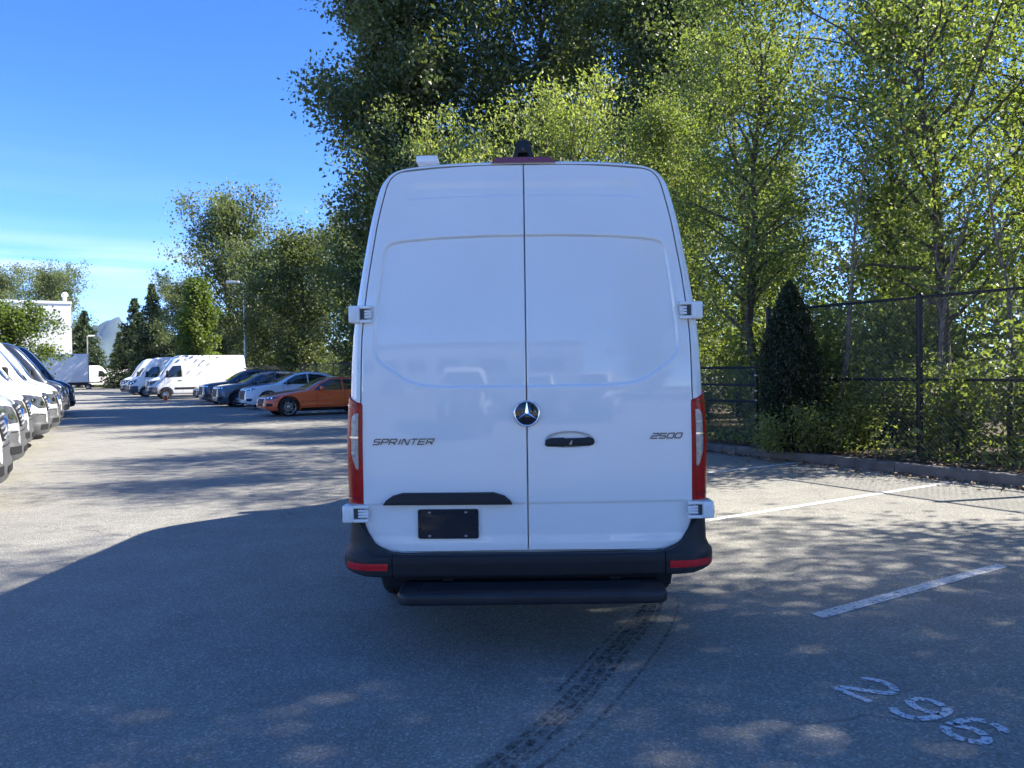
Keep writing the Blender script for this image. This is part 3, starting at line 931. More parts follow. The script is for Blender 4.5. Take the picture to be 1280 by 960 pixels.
# ================================================================== chain-link fence
def fence(name, label, a0, a1, p, H, mids, step, thick=.05, pitch=.075, wire=True, group=None, rail_r=.024):
    t = thing(name, label, 'fence', tuple(lot(a0, p, .10)), 0, group)
    def L(a, z, dp=0): return tuple(AX * (a - a0) + PX * dp + Vector((0, 0, z)))
    n = max(1, round((a1 - a0) / step))
    for i in range(n + 1):
        a = a0 + (a1 - a0) * i / n
        po = MB().tube([L(a, -.1), L(a, H + .02)], thick, 12).lathe([(thick * 1.12, 0), (thick * 1.12, .02), (thick * .7, .05), (.004, .06)], 12, 'Z', L(a, H + .02)).build('post', M['blackmetal'], t, 40)
        if i < 4 and wire:
            for zz in (.10, .52, .82, 1.00, 1.30, 1.52, 1.90, 2.14):
                if zz < H - .1:
                    MB().lathe([(thick * 1.10, 0), (thick * 1.10, .022)], 12, 'Z', L(a, zz)).build('tie_band', M['metal'], po, 40)
    for z in [H] + mids:
        MB().tube([L(a0, z), L(a1, z)], rail_r, 8).build('rail', M['blackmetal'], t, 40)
    if wire:
        mb = MB(); r = .0018; W = a1 - a0
        k = -int(H / pitch) - 1
        while k * pitch < W:
            for sg in (1, -1):
                s0 = k * pitch
                za, zb_ = 0.0, H
                x0, x1 = s0, s0 + H
                if x0 < 0: za = -x0; x0 = 0
                if x1 > W: zb_ = H - (x1 - W); x1 = W
                if x1 - x0 > .05:
                    if sg < 0: pa, pb_ = L(a0 + W - x0, za, -.030), L(a0 + W - x1, zb_, -.030)
                    else: pa, pb_ = L(a0 + x0, za, -.036), L(a0 + x1, zb_, -.036)
                    mb.tube([pa, pb_], r, 3, False)
            k += 1
        tag(mb.build('chain_link', M['wire'], t, fix=False), kind='stuff')
    return t
fence('chain_link_fence', 'tall black chain-link fence panel with thick post in front of the poplars', -4.8, 9.8, 11.55, 2.52, [1.24], 2.92)
fence('chain_link_fence', 'low black chain-link fence behind the dark cedar', 10.1, 19.7, 11.55, 1.46, [.80, 1.12], 3.3, .035, .075)
fence('chain_link_fence', 'long black fence behind the parked cars', 20, 95, 12.2, 1.9, [.95], 3.0, .035, wire=True, pitch=.16)

# ================================================================== buildings, lamps, far land
bd = thing('building', 'large plain white flat-roofed building beyond the parked vans', 'building', (-46.5, 80.5, 0), ROT_A)
MB().box(0, 40, 0, 46, 0, 9.1).build('wall', M['wall'], bd)          # local x runs along the aisle, y away from it
MB().box(-.08, 40.08, -.08, 46.08, 9.1, 9.38).box(.3, 39.7, .3, 45.7, 9.2, 9.40).build('parapet', M['wall'], bd)
MB().box(6, 36, 18, 44, 9.38, 13.0, .05).build('upper_storey', M['wall'], bd)
for i in range(4):
    wo_ = MB().box(-.05, .02, 10 + i * 7, 12.4 + i * 7, 4.6, 6.4).build('window', M['wall'], bd)
    MB().box(-.065, -.052, 10.1 + i * 7, 12.3 + i * 7, 4.7, 6.3).build('pane', M['glass'], wo_)
bk = thing('building', 'long pale unseen building added for its reflection in the rear doors', 'building', (-34, -44, 0), 0)  # unseen building added behind the camera to give the doors a reflection
MB().box(0, 40, -14, 0, 0, 8.5).build('wall', M['wall'], bk)
MB().box(-.1, 40.1, -14.1, .1, 8.5, 8.8).build('parapet', M['kerb'], bk)
for i in range(8):
    wo_ = MB().box(2 + i * 4.7, 5 + i * 4.7, -.02, .05, 4.6, 6.6).build('window', M['metal'], bk)
    MB().box(2.15 + i * 4.7, 4.85 + i * 4.7, .052, .065, 4.75, 6.45).build('pane', M['glass'], wo_)
for i in range(3):
    MB().box(4 + i * 12, 8 + i * 12, .0, .06, 0, 3.6).build('roller_door', M['metal'], bk)
for k, (x, y, sc, lab) in enumerate(((13, -36, .95, 'pale unseen tree added for its reflection in the right rear door'), (-40, -34, .9, 'unseen tree added at the end of the reflection building'), (22, -30, 1.0, 'unseen tree added beyond the mirrored vans'))):  # unseen trees added near that building, also for the reflection
    plant('broadleaf_tree', FAR[k % 2], (x, y, 0), lab, 'tree', None, k, sc)
rt = thing('roof_vent', 'white domed ventilator on the white building roof', 'ventilator', (-47.8, 81.6, 9.38), 0)
rt.scale = (.7, .7, .75)
MB().lathe([(.28, 0), (.28, .8), (.45, .85), (.48, 1.15), (.30, 1.4), (.05, 1.5)], 16).build('cowl', M['truckbox'], rt, 40)
MB().lathe([(.40, 0), (.40, .12), (.30, .14)], 16).build('base', M['metal'], rt, 40)
for k, (dp, zz) in enumerate(((-3.6, 7.4), (-2.4, 7.6), (-1.7, 7.3))):
    q = Vector((-46.5, 80.5, 0)) + PX * dp - AX * .15
    wl_ = thing('wall_lamp', 'small dark lamp fixed high on the white building wall', 'lamp', (q.x, q.y, zz), ROT_A, 'lamps on the white wall')
    MB().box(-.20, 0.15, -.16, .16, -.14, .14, .03).build('housing', M['plastic'], wl_)
    MB().box(-.205, -.19, -.12, .12, -.11, .05).build('lens', M['clear'], wl_)

def lamp_post(label, loc, H, arm, rz):
    t = thing('lamp_post', label, 'lamp post', loc, rz)
    MB().tube([(0, 0, .6), (0, 0, H * .5), (0, 0, H)], [.095, .085, .07], 10).build('pole', M['metal'], t, 40)
    MB().lathe([(.28, 0), (.28, .58), (.24, .62), (.05, .63)], 16).build('footing', M['kerb'], t, 40)
    MB().tube([(0, 0, H - .12), (arm * .5, 0, H - .04), (arm, 0, H)], .04, 8).build('arm', M['metal'], t, 40)
    h = MB().box(arm - .05, arm + .85 * (1 if arm > 0 else -1) if arm > 0 else arm + .05, -.18, .18, H - .07, H + .09, .03) if arm > 0 else MB().box(arm - .85, arm + .05, -.18, .18, H - .07, H + .09, .03)
    ho = h.build('lamp_head', M['truckbox'], t, 40)
    x0, x1 = sorted((arm, arm + (.78 if arm > 0 else -.78)))
    MB().box(x0, x1, -.14, .14, H - .085, H - .068).build('lens', M['clear'], ho)
    return t
lamp_post('tall grey lamp post behind the long white van', (-18.9, 54.0, 0), 8.0, -.35, R(12))
lamp_post('small far lamp post behind the white box truck', (-47.9, 86, 0), 6.0, .25, R(-10))
mast = thing('antenna_mast', 'thin antenna mast sticking up above the dark firs', 'mast', (-47.0, 100, 0))
MB().tube([(0, 0, 0), (0, 0, 8), (0, 0, 14.6)], [.13, .09, .04], 8).build('pole', M['metal'], mast)
MB().tube([(-.3, 0, 11.5), (.3, 0, 11.5)], .025, 6).tube([(-.2, 0, 12.6), (.2, 0, 12.6)], .025, 6).build('crossbar', M['metal'], mast)

# mountains: a real ridge far away
rng = np.random.default_rng(9)
rows = []
jag = np.cumsum(rng.normal(size=520)) * 3.0
jag = jag - np.convolve(jag, np.ones(61) / 61, 'same')
for j in range(16):
    row = []
    for i in range(480):
        az = R(-60 + i * .25); dg_ = math.degrees(az)
        d = 5200 + j * 130
        base = 150 + 60 * math.sin(i * .061 + 1) + 40 * math.sin(i * .17) + jag[i]
        pk = 225 * math.exp(-(abs(dg_ + 27.4) / 2.0) ** 1.5) + 130 * math.exp(-((dg_ + 24.0) / 2.4) ** 2)
        z = (base + pk) * math.sin(min(1, j / 9) * math.pi / 2) * (1 if j < 10 else 1 - (j - 9) * .12) + rng.normal() * 9 * min(1, j / 3) + 25 * math.sin(i * .35 + j * .9) * min(1, j / 4)
        row.append((d * math.sin(az), d * math.cos(az), max(-25, z) - 10))
    rows.append(row)
mo = MB().grid(rows).build('mountain', M['rock'], None, 180)
tag(mo, kind='structure')

# ================================================================== vans
VL = 5.93            # length; local frame: rear bumper at y = 0, nose at y = VL
PAIRS = [((.72, .565), (.975, .50)), ((.82, .585), (.995, .56)), ((.88, .63), (1.004, .62)), ((.915, .70), (1.010, .70)),
 ((.930, .80), (1.013, .80)), ((.936, 1.0), (1.016, 1.0)), ((.935, 1.25), (1.014, 1.25)), ((.928, 1.45), (1.005, 1.45)),
 ((.918, 1.78), (.988, 1.78)), ((.884, 2.08), (.946, 2.08)), ((.852, 2.28), (.912, 2.28)), ((.826, 2.43), (.884, 2.43)),
 ((.785, 2.60), (.842, 2.60)), ((.765, 2.655), (.809, 2.67)), ((.735, 2.692), (.765, 2.715)), ((.69, 2.712), (.70, 2.742)),
 ((.60, 2.724), (.60, 2.758)), ((.40, 2.736), (.40, 2.772)), ((.0, 2.742), (.0, 2.780))]
PD = cr([p[0] for p in PAIRS], 3)
PB = cr([p[1] for p in PAIRS], 3)
DZ = [(z, x) for x, z in PD[:48]]

def sstep(a, b, x):
    t = np.clip((x - a) / (b - a), 0, 1)
    return t * t * (3 - 2 * t)

def door_base(x, z):
    return 0.07 + 0.11 * np.clip((z - 1.45) / 1.3, 0, 1.1) ** 1.6 + 0.035 * (np.abs(x) / 0.93) ** 3

def door_y(x, z):
    x = np.asarray(x, float); z = np.asarray(z, float)
    ax = np.abs(x)
    y = door_base(x, z)
    pw = np.interp(z, [1.4, 1.65, 1.85, 2.28, 2.4], [.87, .862, .848, .795, .785])
    zt = 2.338 - 0.03 * (ax / .75) ** 2.5
    zb = np.interp(ax, [0, .48, .60, .68, .90], [1.483, 1.486, 1.497, 1.528, 1.675])
    k = 0.026
    a, b, c = (pw - ax), (zt - z), (z - zb)
    sd = -k * np.log(np.exp(-a / k) + np.exp(-b / k) + np.exp(-c / k))
    y = y + 0.0125 * sstep(-0.002, 0.010, sd) - 0.0015 * np.exp(-((sd + 0.012) / 0.008) ** 2)
    zc = 2.567 - 0.012 * (ax / .6) ** 2
    y = y + 0.008 * sstep(-0.004, 0.004, z - zc) * sstep(.70, .60, ax) * sstep(2.66, 2.60, z)
    y = y + 0.006 * sstep(0.004, -0.006, z - 0.832) * sstep(0.60, 0.66, z)
    r = np.sqrt(((x - 0.235) / 0.142) ** 2 + ((z - 1.186) / 0.047) ** 2)
    y = y + 0.022 * sstep(1.0, 0.72, r)
    return y

def stroke_solid(mb, polys, w, fn, d0, d1):
    for vs2, fs in stroke2d(polys, w):
        n = len(vs2)
        V = [fn(p.x, p.y, d0) for p in vs2] + [fn(p.x, p.y, d1) for p in vs2]
        F = [tuple(f) for f in fs] + [tuple(i + n for i in reversed(f)) for f in fs]
        m = n // 2
        for i in range(m - 1):
            F += [(2 * i, 2 * i + 2, 2 * i + 2 + n, 2 * i + n), (2 * i + 1, 2 * i + 1 + n, 2 * i + 3 + n, 2 * i + 3)]
        F += [(0, n, n + 1, 1), (n - 2, n - 1, 2 * n - 1, 2 * n - 2)]
        mb.add(V, F)

GLYPH = {'S': [[(1, 1), (.12, 1), (0, .8), (.1, .5), (.9, .5), (1, .25), (.88, 0), (0, 0)]], 'P': [[(0, 0), (0, 1), (.9, 1), (1, .75), (.9, .42), (.12, .42)]],
 'R': [[(0, 0), (0, 1), (.9, 1), (1, .75), (.9, .42), (.12, .42)], [(.5, .42), (1, 0)]], 'I': [[(.5, 0), (.5, 1)]],
 'N': [[(0, 0), (0, 1), (.15, 1), (.85, 0), (1, 0), (1, 1)]], 'T': [[(0, 1), (1, 1)], [(.5, .9), (.5, 0)]],
 'E': [[(1, 1), (0, 1), (0, 0), (1, 0)], [(.12, .5), (.9, .5)]], '2': [[(0, 1), (.9, 1), (1, .8), (.9, .5), (.1, .5), (0, .25), (0, 0), (1, 0)]],
 '5': [[(1, 1), (0, 1), (0, .52), (.9, .52), (1, .3), (.9, 0), (0, 0)]], '0': [[(.1, 0), (0, .2), (0, .8), (.1, 1), (.9, 1), (1, .8), (1, .2), (.9, 0), (.1, 0)]]}

def word(mb, text, x0, x1, z0, h, w, skew=0.45):
    adv = [0.55 if c == 'I' else 1.0 for c in text]
    unit = (x1 - x0) / (sum(adv) + 0.0)
    x = x0
    for c, a in zip(text, adv):
        gw = unit * a * 0.77
        def fn(u, v, d, x=x, gw=gw):
            px, pz = x + u * gw + v * h * skew, z0 + v * h
            return (px, float(door_y(px, pz)) - d, pz)
        pol = [[(u, v) for u, v in p] for p in GLYPH[c]]
        # widen in real units: strokes are made in metres, then mapped back
        real = [[(u * gw, v * h) for u, v in p] for p in pol]
        stroke_solid(mb, real, w, lambda u, v, d, f=fn, g=gw: f(u / g, v / h, d), -0.001, 0.005)
        x += unit * a

def bumper_path(n=64):
    """plan line of the rear bumper from the left flank round to the right one, with top and bottom heights"""
    out = []
    for i in range(n + 1):
        t = -1 + 2 * i / n
        s = abs(t); sg = 1 if t >= 0 else -1
        if s < 0.72:
            x = s / 0.72 * 0.86; y = 0.045 + 0.02 * (x / .86) ** 2; nx, ny = 0.05 * x, -1
        elif s < 0.88:
            a = (s - 0.72) / 0.16 * math.pi / 2
            x = 0.86 + 0.155 * math.sin(a); y = 0.065 + 0.155 * (1 - math.cos(a)); nx, ny = math.sin(a), -math.cos(a)
        else:
            x = 1.015; y = 0.22 + (s - 0.88) / 0.12 * 0.50; nx, ny = 1, 0
        zt = np.interp(x if y < 0.2 else 1.1 + y, [0, .70, .80, .86, .90, .925, .94, 1.02, 1.3, 1.6, 1.82], [.560, .560, .573, .608, .655, .700, .738, .738, .738, .66, .60])
        zb = np.interp(x if y < 0.2 else 1.1 + y, [0, .7, .9, 1.0, 1.3, 1.82], [.425, .428, .44, .468, .475, .49])
        l_ = math.hypot(nx, ny)
        out.append((sg * x, y, sg * nx / l_, ny / l_, float(zt), float(zb)))
    return out

def bumper_pt(p, z, extra=0.0):
    """surface of the rear bumper at plan point p and height z"""
    x, y, nx, ny, zt, zb = p
    z = min(zt, max(zb, z))
    o = float(np.interp(z, [.415, .428, .445, .515, .548, .558, .60, .74], [.0, .030, .040, .046, .044, .030, .012, .006])) + extra
    return (x + nx * o, y + ny * o, z)

def bumper_col(p, n=13):
    zt, zb = p[4], p[5]
    a = bumper_pt(p, zt); b = bumper_pt(p, zb)
    inn = lambda q: (q[0] - p[2] * .05, q[1] - p[3] * .05, q[2])
    zs_ = sorted(set([zt, zb, .428, .445, .515, .548, .558] + [zb + (zt - zb) * k / n for k in range(n + 1)]), reverse=True)
    zs_ = [q for q in zs_ if zb <= q <= zt]
    zs_ = [float(np.interp(k / 17, np.linspace(0, 1, len(zs_)), zs_)) for k in range(18)]
    return [inn(a)] + [bumper_pt(p, q) for q in zs_] + [inn(b)]

def wheel(parent, loc, r=0.345, w=0.235, style='steel', rimr=0.21, side=1, name='wheel', spokes=5, rim_mat=None):
    """hub at loc, outer face towards side * x"""
    e_ = bpy.data.objects.new(name, None); COL.objects.link(e_); e_.parent = parent; e_.location = loc
    e_.empty_display_size = .1
    h = w / 2
    prof = [(rimr, -h * .9), (rimr + .015, -h), (r - .03, -h * .98), (r - .008, -h * .8), (r, -h * .55)]
    for k in (-.3, 0, .3):
        prof += [(r, h * (k - .10)), (r - .008, h * (k - .08)), (r - .008, h * (k + .08)), (r, h * (k + .10))]
    prof += [(r, h * .55), (r - .008, h * .8), (r - .03, h * .98), (rimr + .015, h), (rimr, h * .9), (rimr - .012, h * .6), (rimr - .012, -h * .6)]
    mb = MB()
    n = 36; k0 = len(mb.v)
    for (a, b) in prof:
        for j in range(n):
            q = 2 * math.pi * j / n
            mb.v.append((b * side, a * math.cos(q), a * math.sin(q)))
    m = len(prof)
    for i in range(m):
        for j in range(n):
            mb.f.append((i * n + j, i * n + (j + 1) % n, ((i + 1) % m) * n + (j + 1) % n, ((i + 1) % m) * n + j))
    mb.build('tyre', M['rubber'], e_, 35)
    rb = MB()
    rr = rimr
    if style == 'steel':
        pr = [(rr, h * .82), (rr - .012, h * .86), (rr - .02, h * .7), (rr * .62, h * .35), (rr * .5, h * .45), (rr * .36, h * .75), (rr * .30, h * .80), (0.004, h * .80)]
        rb.lathe([(a, b * side) for a, b in pr], 36, 'X')
        rb.build('rim', rim_mat or M['steelrim'], e_, 40)
        nb = MB()
        for k in range(5):
            q = 2 * math.pi * k / 5
            nb.lathe([(.011, h * .45 * side), (.011, h * .62 * side), (.003, h * .64 * side)], 8, 'X', (0, rr * .48 * math.cos(q), rr * .48 * math.sin(q)))
        nb.build('wheel_nuts', M['chrome'], e_)
    else:
        rb.lathe([(rr, h * .80 * side), (rr - .006, h * .90 * side), (rr - .016, h * .86 * side), (rr - .02, h * .55 * side), (rr - .016, -h * .5 * side)], 40, 'X', cap=False)
        rb.lathe([(rr * .24, h * .40 * side), (rr * .24, h * .70 * side), (rr * .18, h * .76 * side), (.004, h * .76 * side)], 20, 'X')
        for k in range(spokes):
            for dq in (-.16, .16):
                q0 = 2 * math.pi * k / spokes
                q1 = q0 + dq * 1.25
                a0, a1 = q0 + dq * .5, q1
                def P(rad, q, x): return (x * side, rad * math.cos(q), rad * math.sin(q))
                ww = .030
                V = []
                for rad, q, x, wd in ((rr * .20, a0, h * .70, .055 / rr * .11), (rr * .97, a1, h * .84, .012 / rr)):
                    tq = wd
                    V += [P(rad, q - tq * (rr / rad) * .35, x), P(rad, q + tq * (rr / rad) * .35, x), P(rad, q + tq * (rr / rad) * .35, x - .03), P(rad, q - tq * (rr / rad) * .35, x - .03)]
                rb.add(V, [(0, 1, 5, 4), (1, 2, 6, 5), (2, 3, 7, 6), (3, 0, 4, 7), (0, 3, 2, 1), (4, 5, 6, 7)])
        rb.build('rim', rim_mat or M['rim'], e_, 30)
        db = MB()
        db.lathe([(rr * .66, h * .05 * side), (rr * .66, h * .12 * side), (.004, h * .12 * side)], 28, 'X')
        db.build('brake_disc', M['steelrim'], e_)
        MB().lathe([(rr - .005, -h * .45 * side), (rr - .005, -h * .40 * side)], 28, 'X').build('wheel_shade_disc', M['seal'], e_)  # black disc stands in for the shade inside the wheel
    return e_

def make_van(root, paint, hero=False):
    # ---------------- body shell
    def ring(half, ys):
        """half: list of (x, z) bottom centre to top centre; ys: y for each"""
        a = [(x, y, z) for (x, z), y in zip(half, ys)]
        return a + [(-x, y, z) for (x, y, z) in reversed(a[1:-1])]
    rows = []
    zbD = [(0, .565), (.3, .565), (.55, .565)]
    halfD = zbD + PD
    yD = [float(door_base(x, z)) for x, z in halfD]
    cap_in = ring(halfD, [y + .05 for y in yD])
    rows.append(cap_in)
    rows.append(ring(halfD, [y + .004 for y in yD]))
    grown = []
    for (x, z), (xb, zb_) in zip(halfD, [(0, .50), (.3, .50), (.55, .50)] + PB):
        d = Vector((xb - x, zb_ - z)); L_ = d.length
        d = d / L_ if L_ > 1e-6 else d
        grown.append((x + d.x * .007, z + d.y * .007))
    rows[0] = ring(grown, [y + .05 for y in yD]); rows[1] = ring(grown, [y + .004 for y in yD])
    halfB = [(0, .50), (.3, .50), (.55, .50)] + PB
    for a in (18, 36, 54, 72, 90):
        s_, c_ = math.sin(R(a)), 1 - math.cos(R(a))
        hp = [(g0[0] + (b0[0] - g0[0]) * s_, g0[1] + (b0[1] - g0[1]) * s_) for g0, b0 in zip(grown, halfB)]
        rows.append(ring(hp, [y + .10 * c_ for y in yD]))
    HT = [(0, 2.78), (3.95, 2.78), (4.10, 2.765), (4.22, 2.73), (4.36, 2.64), (4.50, 2.50), (4.70, 2.25), (4.90, 1.99), (5.08, 1.73), (5.18, 1.56), (5.24, 1.47), (5.32, 1.42),
          (5.50, 1.365), (5.68, 1.28), (5.80, 1.18), (5.87, 1.06), (5.905, .92), (5.925, .80), (5.93, .70)]
    WT = [(0, 1), (4.2, 1), (5.0, .988), (5.3, .965), (5.55, .93), (5.70, .893), (5.80, .852), (5.87, .80), (5.905, .755), (5.925, .71), (5.93, .68)]
    stations = [.42, .7, 1.0, 1.3, 1.6, 2.0, 2.5, 3.0, 3.5, 3.8, 3.95, 4.05, 4.12, 4.18, 4.24, 4.30, 4.36, 4.43, 4.5, 4.6, 4.7, 4.8, 4.9, 5.0, 5.08, 5.13, 5.18, 5.21, 5.24, 5.28, 5.32, 5.4, 5.5, 5.6, 5.68, 5.75, 5.80, 5.84, 5.87, 5.89, 5.905, 5.918, 5.926, 5.93]
    for y in stations:
        H, wv = lerp_tab(HT, y), lerp_tab(WT, y)
        zb0 = float(np.interp(y, [.42, .7, 5.2, 5.8, 5.93], [.48, .36, .34, .40, .50]))
        hp = []
        for i, (x, z) in enumerate(halfB):
            f = (z - .50) / 2.28
            zz = zb0 + f * (H - zb0)
            # keep the cab's flanks full: only the crown of the section follows the bonnet down
            hp.append((x * wv, zz))
        hp[0] = (0, zb0); hp[1] = (.3 * wv, zb0); hp[2] = (.6 * wv, zb0); 
        rows.append(ring(hp, [y] * len(hp)))
    mb = MB(); mb.grid(rows, closed=True)
    nc = len(rows[0])
    mb.f.append(tuple(reversed(range(nc))))
    mb.f.append(tuple((len(rows) - 1) * nc + i for i in range(nc)))
    body = mb.build('body', paint, root)
    cut = []
    for ya in (1.25, 4.915):
        for sx in (-1, 1):
            cb = MB()
            cb.lathe([(.43, .66 * sx), (.43, 1.3 * sx)], 40, 'X', (0, ya, .36))
            cut.append(cb.build('cutter', None))
    boolean_cut(body, cut)
    me = body.data
    if len(me.materials) == 0: me.materials.append(paint)
    me.polygons.foreach_set('use_smooth', [True] * len(me.polygons)); me.set_sharp_from_angle(angle=R(32))
    bv = bvh_of(body)
    # ---------------- rear doors
    NX, NZ = (170, 400) if hero else (60, 130)
    us = np.linspace(0, 1, NX)
    zD = [z for x, z in PD[:46]]; xD = [x for x, z in PD[:46]]
    seg = np.hypot(np.diff(xD), np.diff(zD)); al = np.concatenate([[0], np.cumsum(seg)])
    tt_ = np.linspace(0, al[-1], NZ)
    bx = np.interp(tt_, al, xD); bz = np.interp(tt_, al, zD)
    zl = .572 + (bz - bz[0]) * ((2.742 - .572) / (bz[-1] - bz[0]))
    for sx in (-1, 1):
        U = np.repeat(us[None, :], NZ, 0); W = np.repeat(bx[:, None], NX, 1)
        X = 0.004 + U * (W - 0.004)
        Z = zl[:, None] + (bz - zl)[:, None] * U
        Z = Z + .011 * np.sin(U * math.pi) * sstep(2.5, 2.74, Z)
        Zc = Z
        Y = door_y(sx * X, Z)
        # edges turn in softly
        edge = np.minimum(np.minimum(X - 0.004, W - X), np.minimum(np.repeat(tt_[:, None], NX, 1), al[-1] - np.repeat(tt_[:, None], NX, 1)))
        Y = Y + 0.004 * sstep(0.006, 0.0, edge)
        V = np.stack([sx * X, Y, Zc], -1).reshape(-1, 3)
        idx = np.arange(NX * NZ).reshape(NZ, NX)
        q = np.stack([idx[:-1, :-1], idx[:-1, 1:], idx[1:, 1:], idx[1:, :-1]], -1).reshape(-1, 4)
        if sx < 0: q = q[:, ::-1]
        loop = list(idx[0, :]) + list(idx[1:, -1]) + list(idx[-1, -2::-1]) + list(idx[-2:0:-1, 0])
        nV = len(V)
        rim = V[loop] + np.array([0, .035, 0])
        L_ = len(loop)
        rf = [(loop[(i + 1) % L_], loop[i], nV + i, nV + (i + 1) % L_) for i in range(L_)]
        if sx < 0: rf = [tuple(reversed(f)) for f in rf]
        me = bpy.data.meshes.new('rear_door')
        me.from_pydata(np.concatenate([V, rim]).tolist(), [], q.tolist() + rf)
        me.update()
        d = obj('rear_door', me, paint, root, 40)
        if sx < 0: door_l = d
        else: door_r = d
    # ---------------- rear bumper
    path = bumper_path()
    def at_x(x):
        k = min(range(len(path)), key=lambda i: abs(path[i][0] - x))
        q = list(path[k]); q[0] = x; return tuple(q)
    pc = [at_x(-.752)] + [p for p in path if abs(p[0]) < .74 and p[1] < .2] + [at_x(.752)]
    MB().grid([bumper_col(p) for p in pc]).build('rear_bumper', M['plastic'], root, 50)
    for sx in (-1, 1):
        ps = [p for p in path if sx * p[0] > .77]
        if sx < 0: ps = ps[::-1]
        ps = [at_x(sx * .757)] + ps
        MB().grid([bumper_col(p) for p in ps]).build('bumper_corner', M['plastic'], root, 50)
        rp = [at_x(sx * .778)] + [p for p in ps if .79 < abs(p[0]) < .985 and p[1] < .2]
        lens = MB()
        n_ = len(rp)
        def lz(k_, f): return (.474 + .002 * k_ / n_) + f * (.040 - .002 * k_ / n_)
        lens.grid([[bumper_pt(p, lz(k_, f), e_) for f, e_ in ((0, -.01), (0, .004), (.33, .006), (.66, .006), (1, .004), (1, -.01))] for k_, p in enumerate(rp)])
        lens.build('reflector', M['reflector'], root, 40)
    # ---------------- step
    pl = round_poly([(-.705, -.205), (.735, -.205), (.735, .12), (-.705, .12)], .085, 6)
    st = MB().prism([tuple(p) for p in pl], lambda u, v, d: (u, v, d), .342, .404)
    sme = st.mesh('rear_step')
    bm = bmesh.new(); bm.from_mesh(sme)
    bmesh.ops.bevel(bm, geom=[e_ for e_ in bm.edges if abs(e_.verts[0].co.z - e_.verts[1].co.z) < 1e-4], offset=.018, segments=4, profile=.5, affect='EDGES')
    bm.to_mesh(sme); bm.free()
    so = obj('rear_step', sme, M['step'], root, 50)
    tr = MB().box(-.60, .63, -.165, .02, .4015, .4065, .002, 1)
    for k in range(9):
        tr.box(-.58, .61, -.155 + k * .019, -.147 + k * .019, .406, .4105)
    tr.build('tread', M['plastic'], so)
    MB().box(-.80, .80, .085, .5, .36, .49, .01).build('dark_gap_filler', M['seal'], root)  # dark filler box standing in for the shaded gap between bumper and step
    br = MB()
    for x in (-.45, .48): br.box(x - .03, x + .03, .06, .7, .33, .44, .006)
    br.build('step_bracket', M['plastic'], root)
    un = MB().box(-.62, .62, .5, 1.0, .40, .50, .02).tube([(-.5, 1.25, .36), (.5, 1.25, .36)], .06, 12).lathe([(.17, -.12), (.19, 0), (.17, .12)], 20, 'X', (0, 1.25, .36))
    un.build('rear_axle', M['plastic'], root)
    # ---------------- tail lights
    def tail_pt(sx, z, s, off):
        xd = float(np.interp(z, zD, xD)) + .010
        xb = float(np.interp(z, [p[1] for p in PB[:48]], [p[0] for p in PB[:48]]))
        yd = float(door_base(xd, z))
        a = s * math.pi / 2 * 1.0
        if s <= 1:
            x = xd + (xb - xd) * math.sin(a); y = yd + .10 * (1 - math.cos(a)); nx, ny = math.sin(a) * .1 + .0, -math.cos(a) * (xb - xd)
            nx, ny = math.sin(a), -math.cos(a)
        else:
            x = xb; y = yd + .10 + (s - 1) * .10; nx, ny = 1, 0
        return (sx * (x + nx * off), y + ny * off, z)
    for sx in (-1, 1):
        rw = []
        ss = [0, .12, .25, .4, .55, .7, .85, 1, 1.25, 1.5]
        for k in range(29):
            row = []
            for s in ss:
                zt = 1.448 - .055 * (1 - min(1, s)) ** 1.2 + .02 * max(0, s - 1)
                z = .835 + (zt - .835) * k / 28
                bulge = .012 + .004 * math.sin(math.pi * k / 28)
                row.append(tail_pt(sx, z, s, bulge))
            rw.append(row)
        t = MB().grid(rw)
        per = rw[0] + [r_[-1] for r_ in rw[1:]] + rw[-1][-2::-1] + [r_[0] for r_ in rw[-2:0:-1]]
        k0 = len(t.v)
        t.v += [tuple(p) for p in per] + [(p[0] * (1 - .022), p[1] + .012, p[2]) for p in per]
        n_ = len(per)
        t.f += [(k0 + i, k0 + (i + 1) % n_, k0 + n_ + (i + 1) % n_, k0 + n_ + i) for i in range(n_)]
        tl = t.build('tail_light', M['red'], root, 40)
        cw = []
        for k in range(17):
            z = 1.03 + .315 * k / 16
            s1 = float(np.interp(z, [1.03, 1.06, 1.12, 1.30, 1.335, 1.345], [.10, .20, .34, .34, .28, .18]))
            cw.append([tail_pt(sx, z, .01 + (s1 - .01) * j / 5, .0185) for j in range(6)])
        MB().grid(cw).build('clear_lens', M['clear'], tl, 40)
        dv = []
        for zz in (1.205, 1.215):
            dv.append([tail_pt(sx, zz, .01 + .40 * j / 5, .0205) for j in range(6)])
        MB().grid(dv).build('lens_divider', M['chrome'], tl)
        for zz0, zz1 in ((.86, .87), (1.385, 1.393)):
            MB().grid([[tail_pt(sx, z_, .05 + .9 * j / 6, .0175) for j in range(7)] for z_ in (zz0, zz1)]).build('lens_rib', M['darkred'], tl)
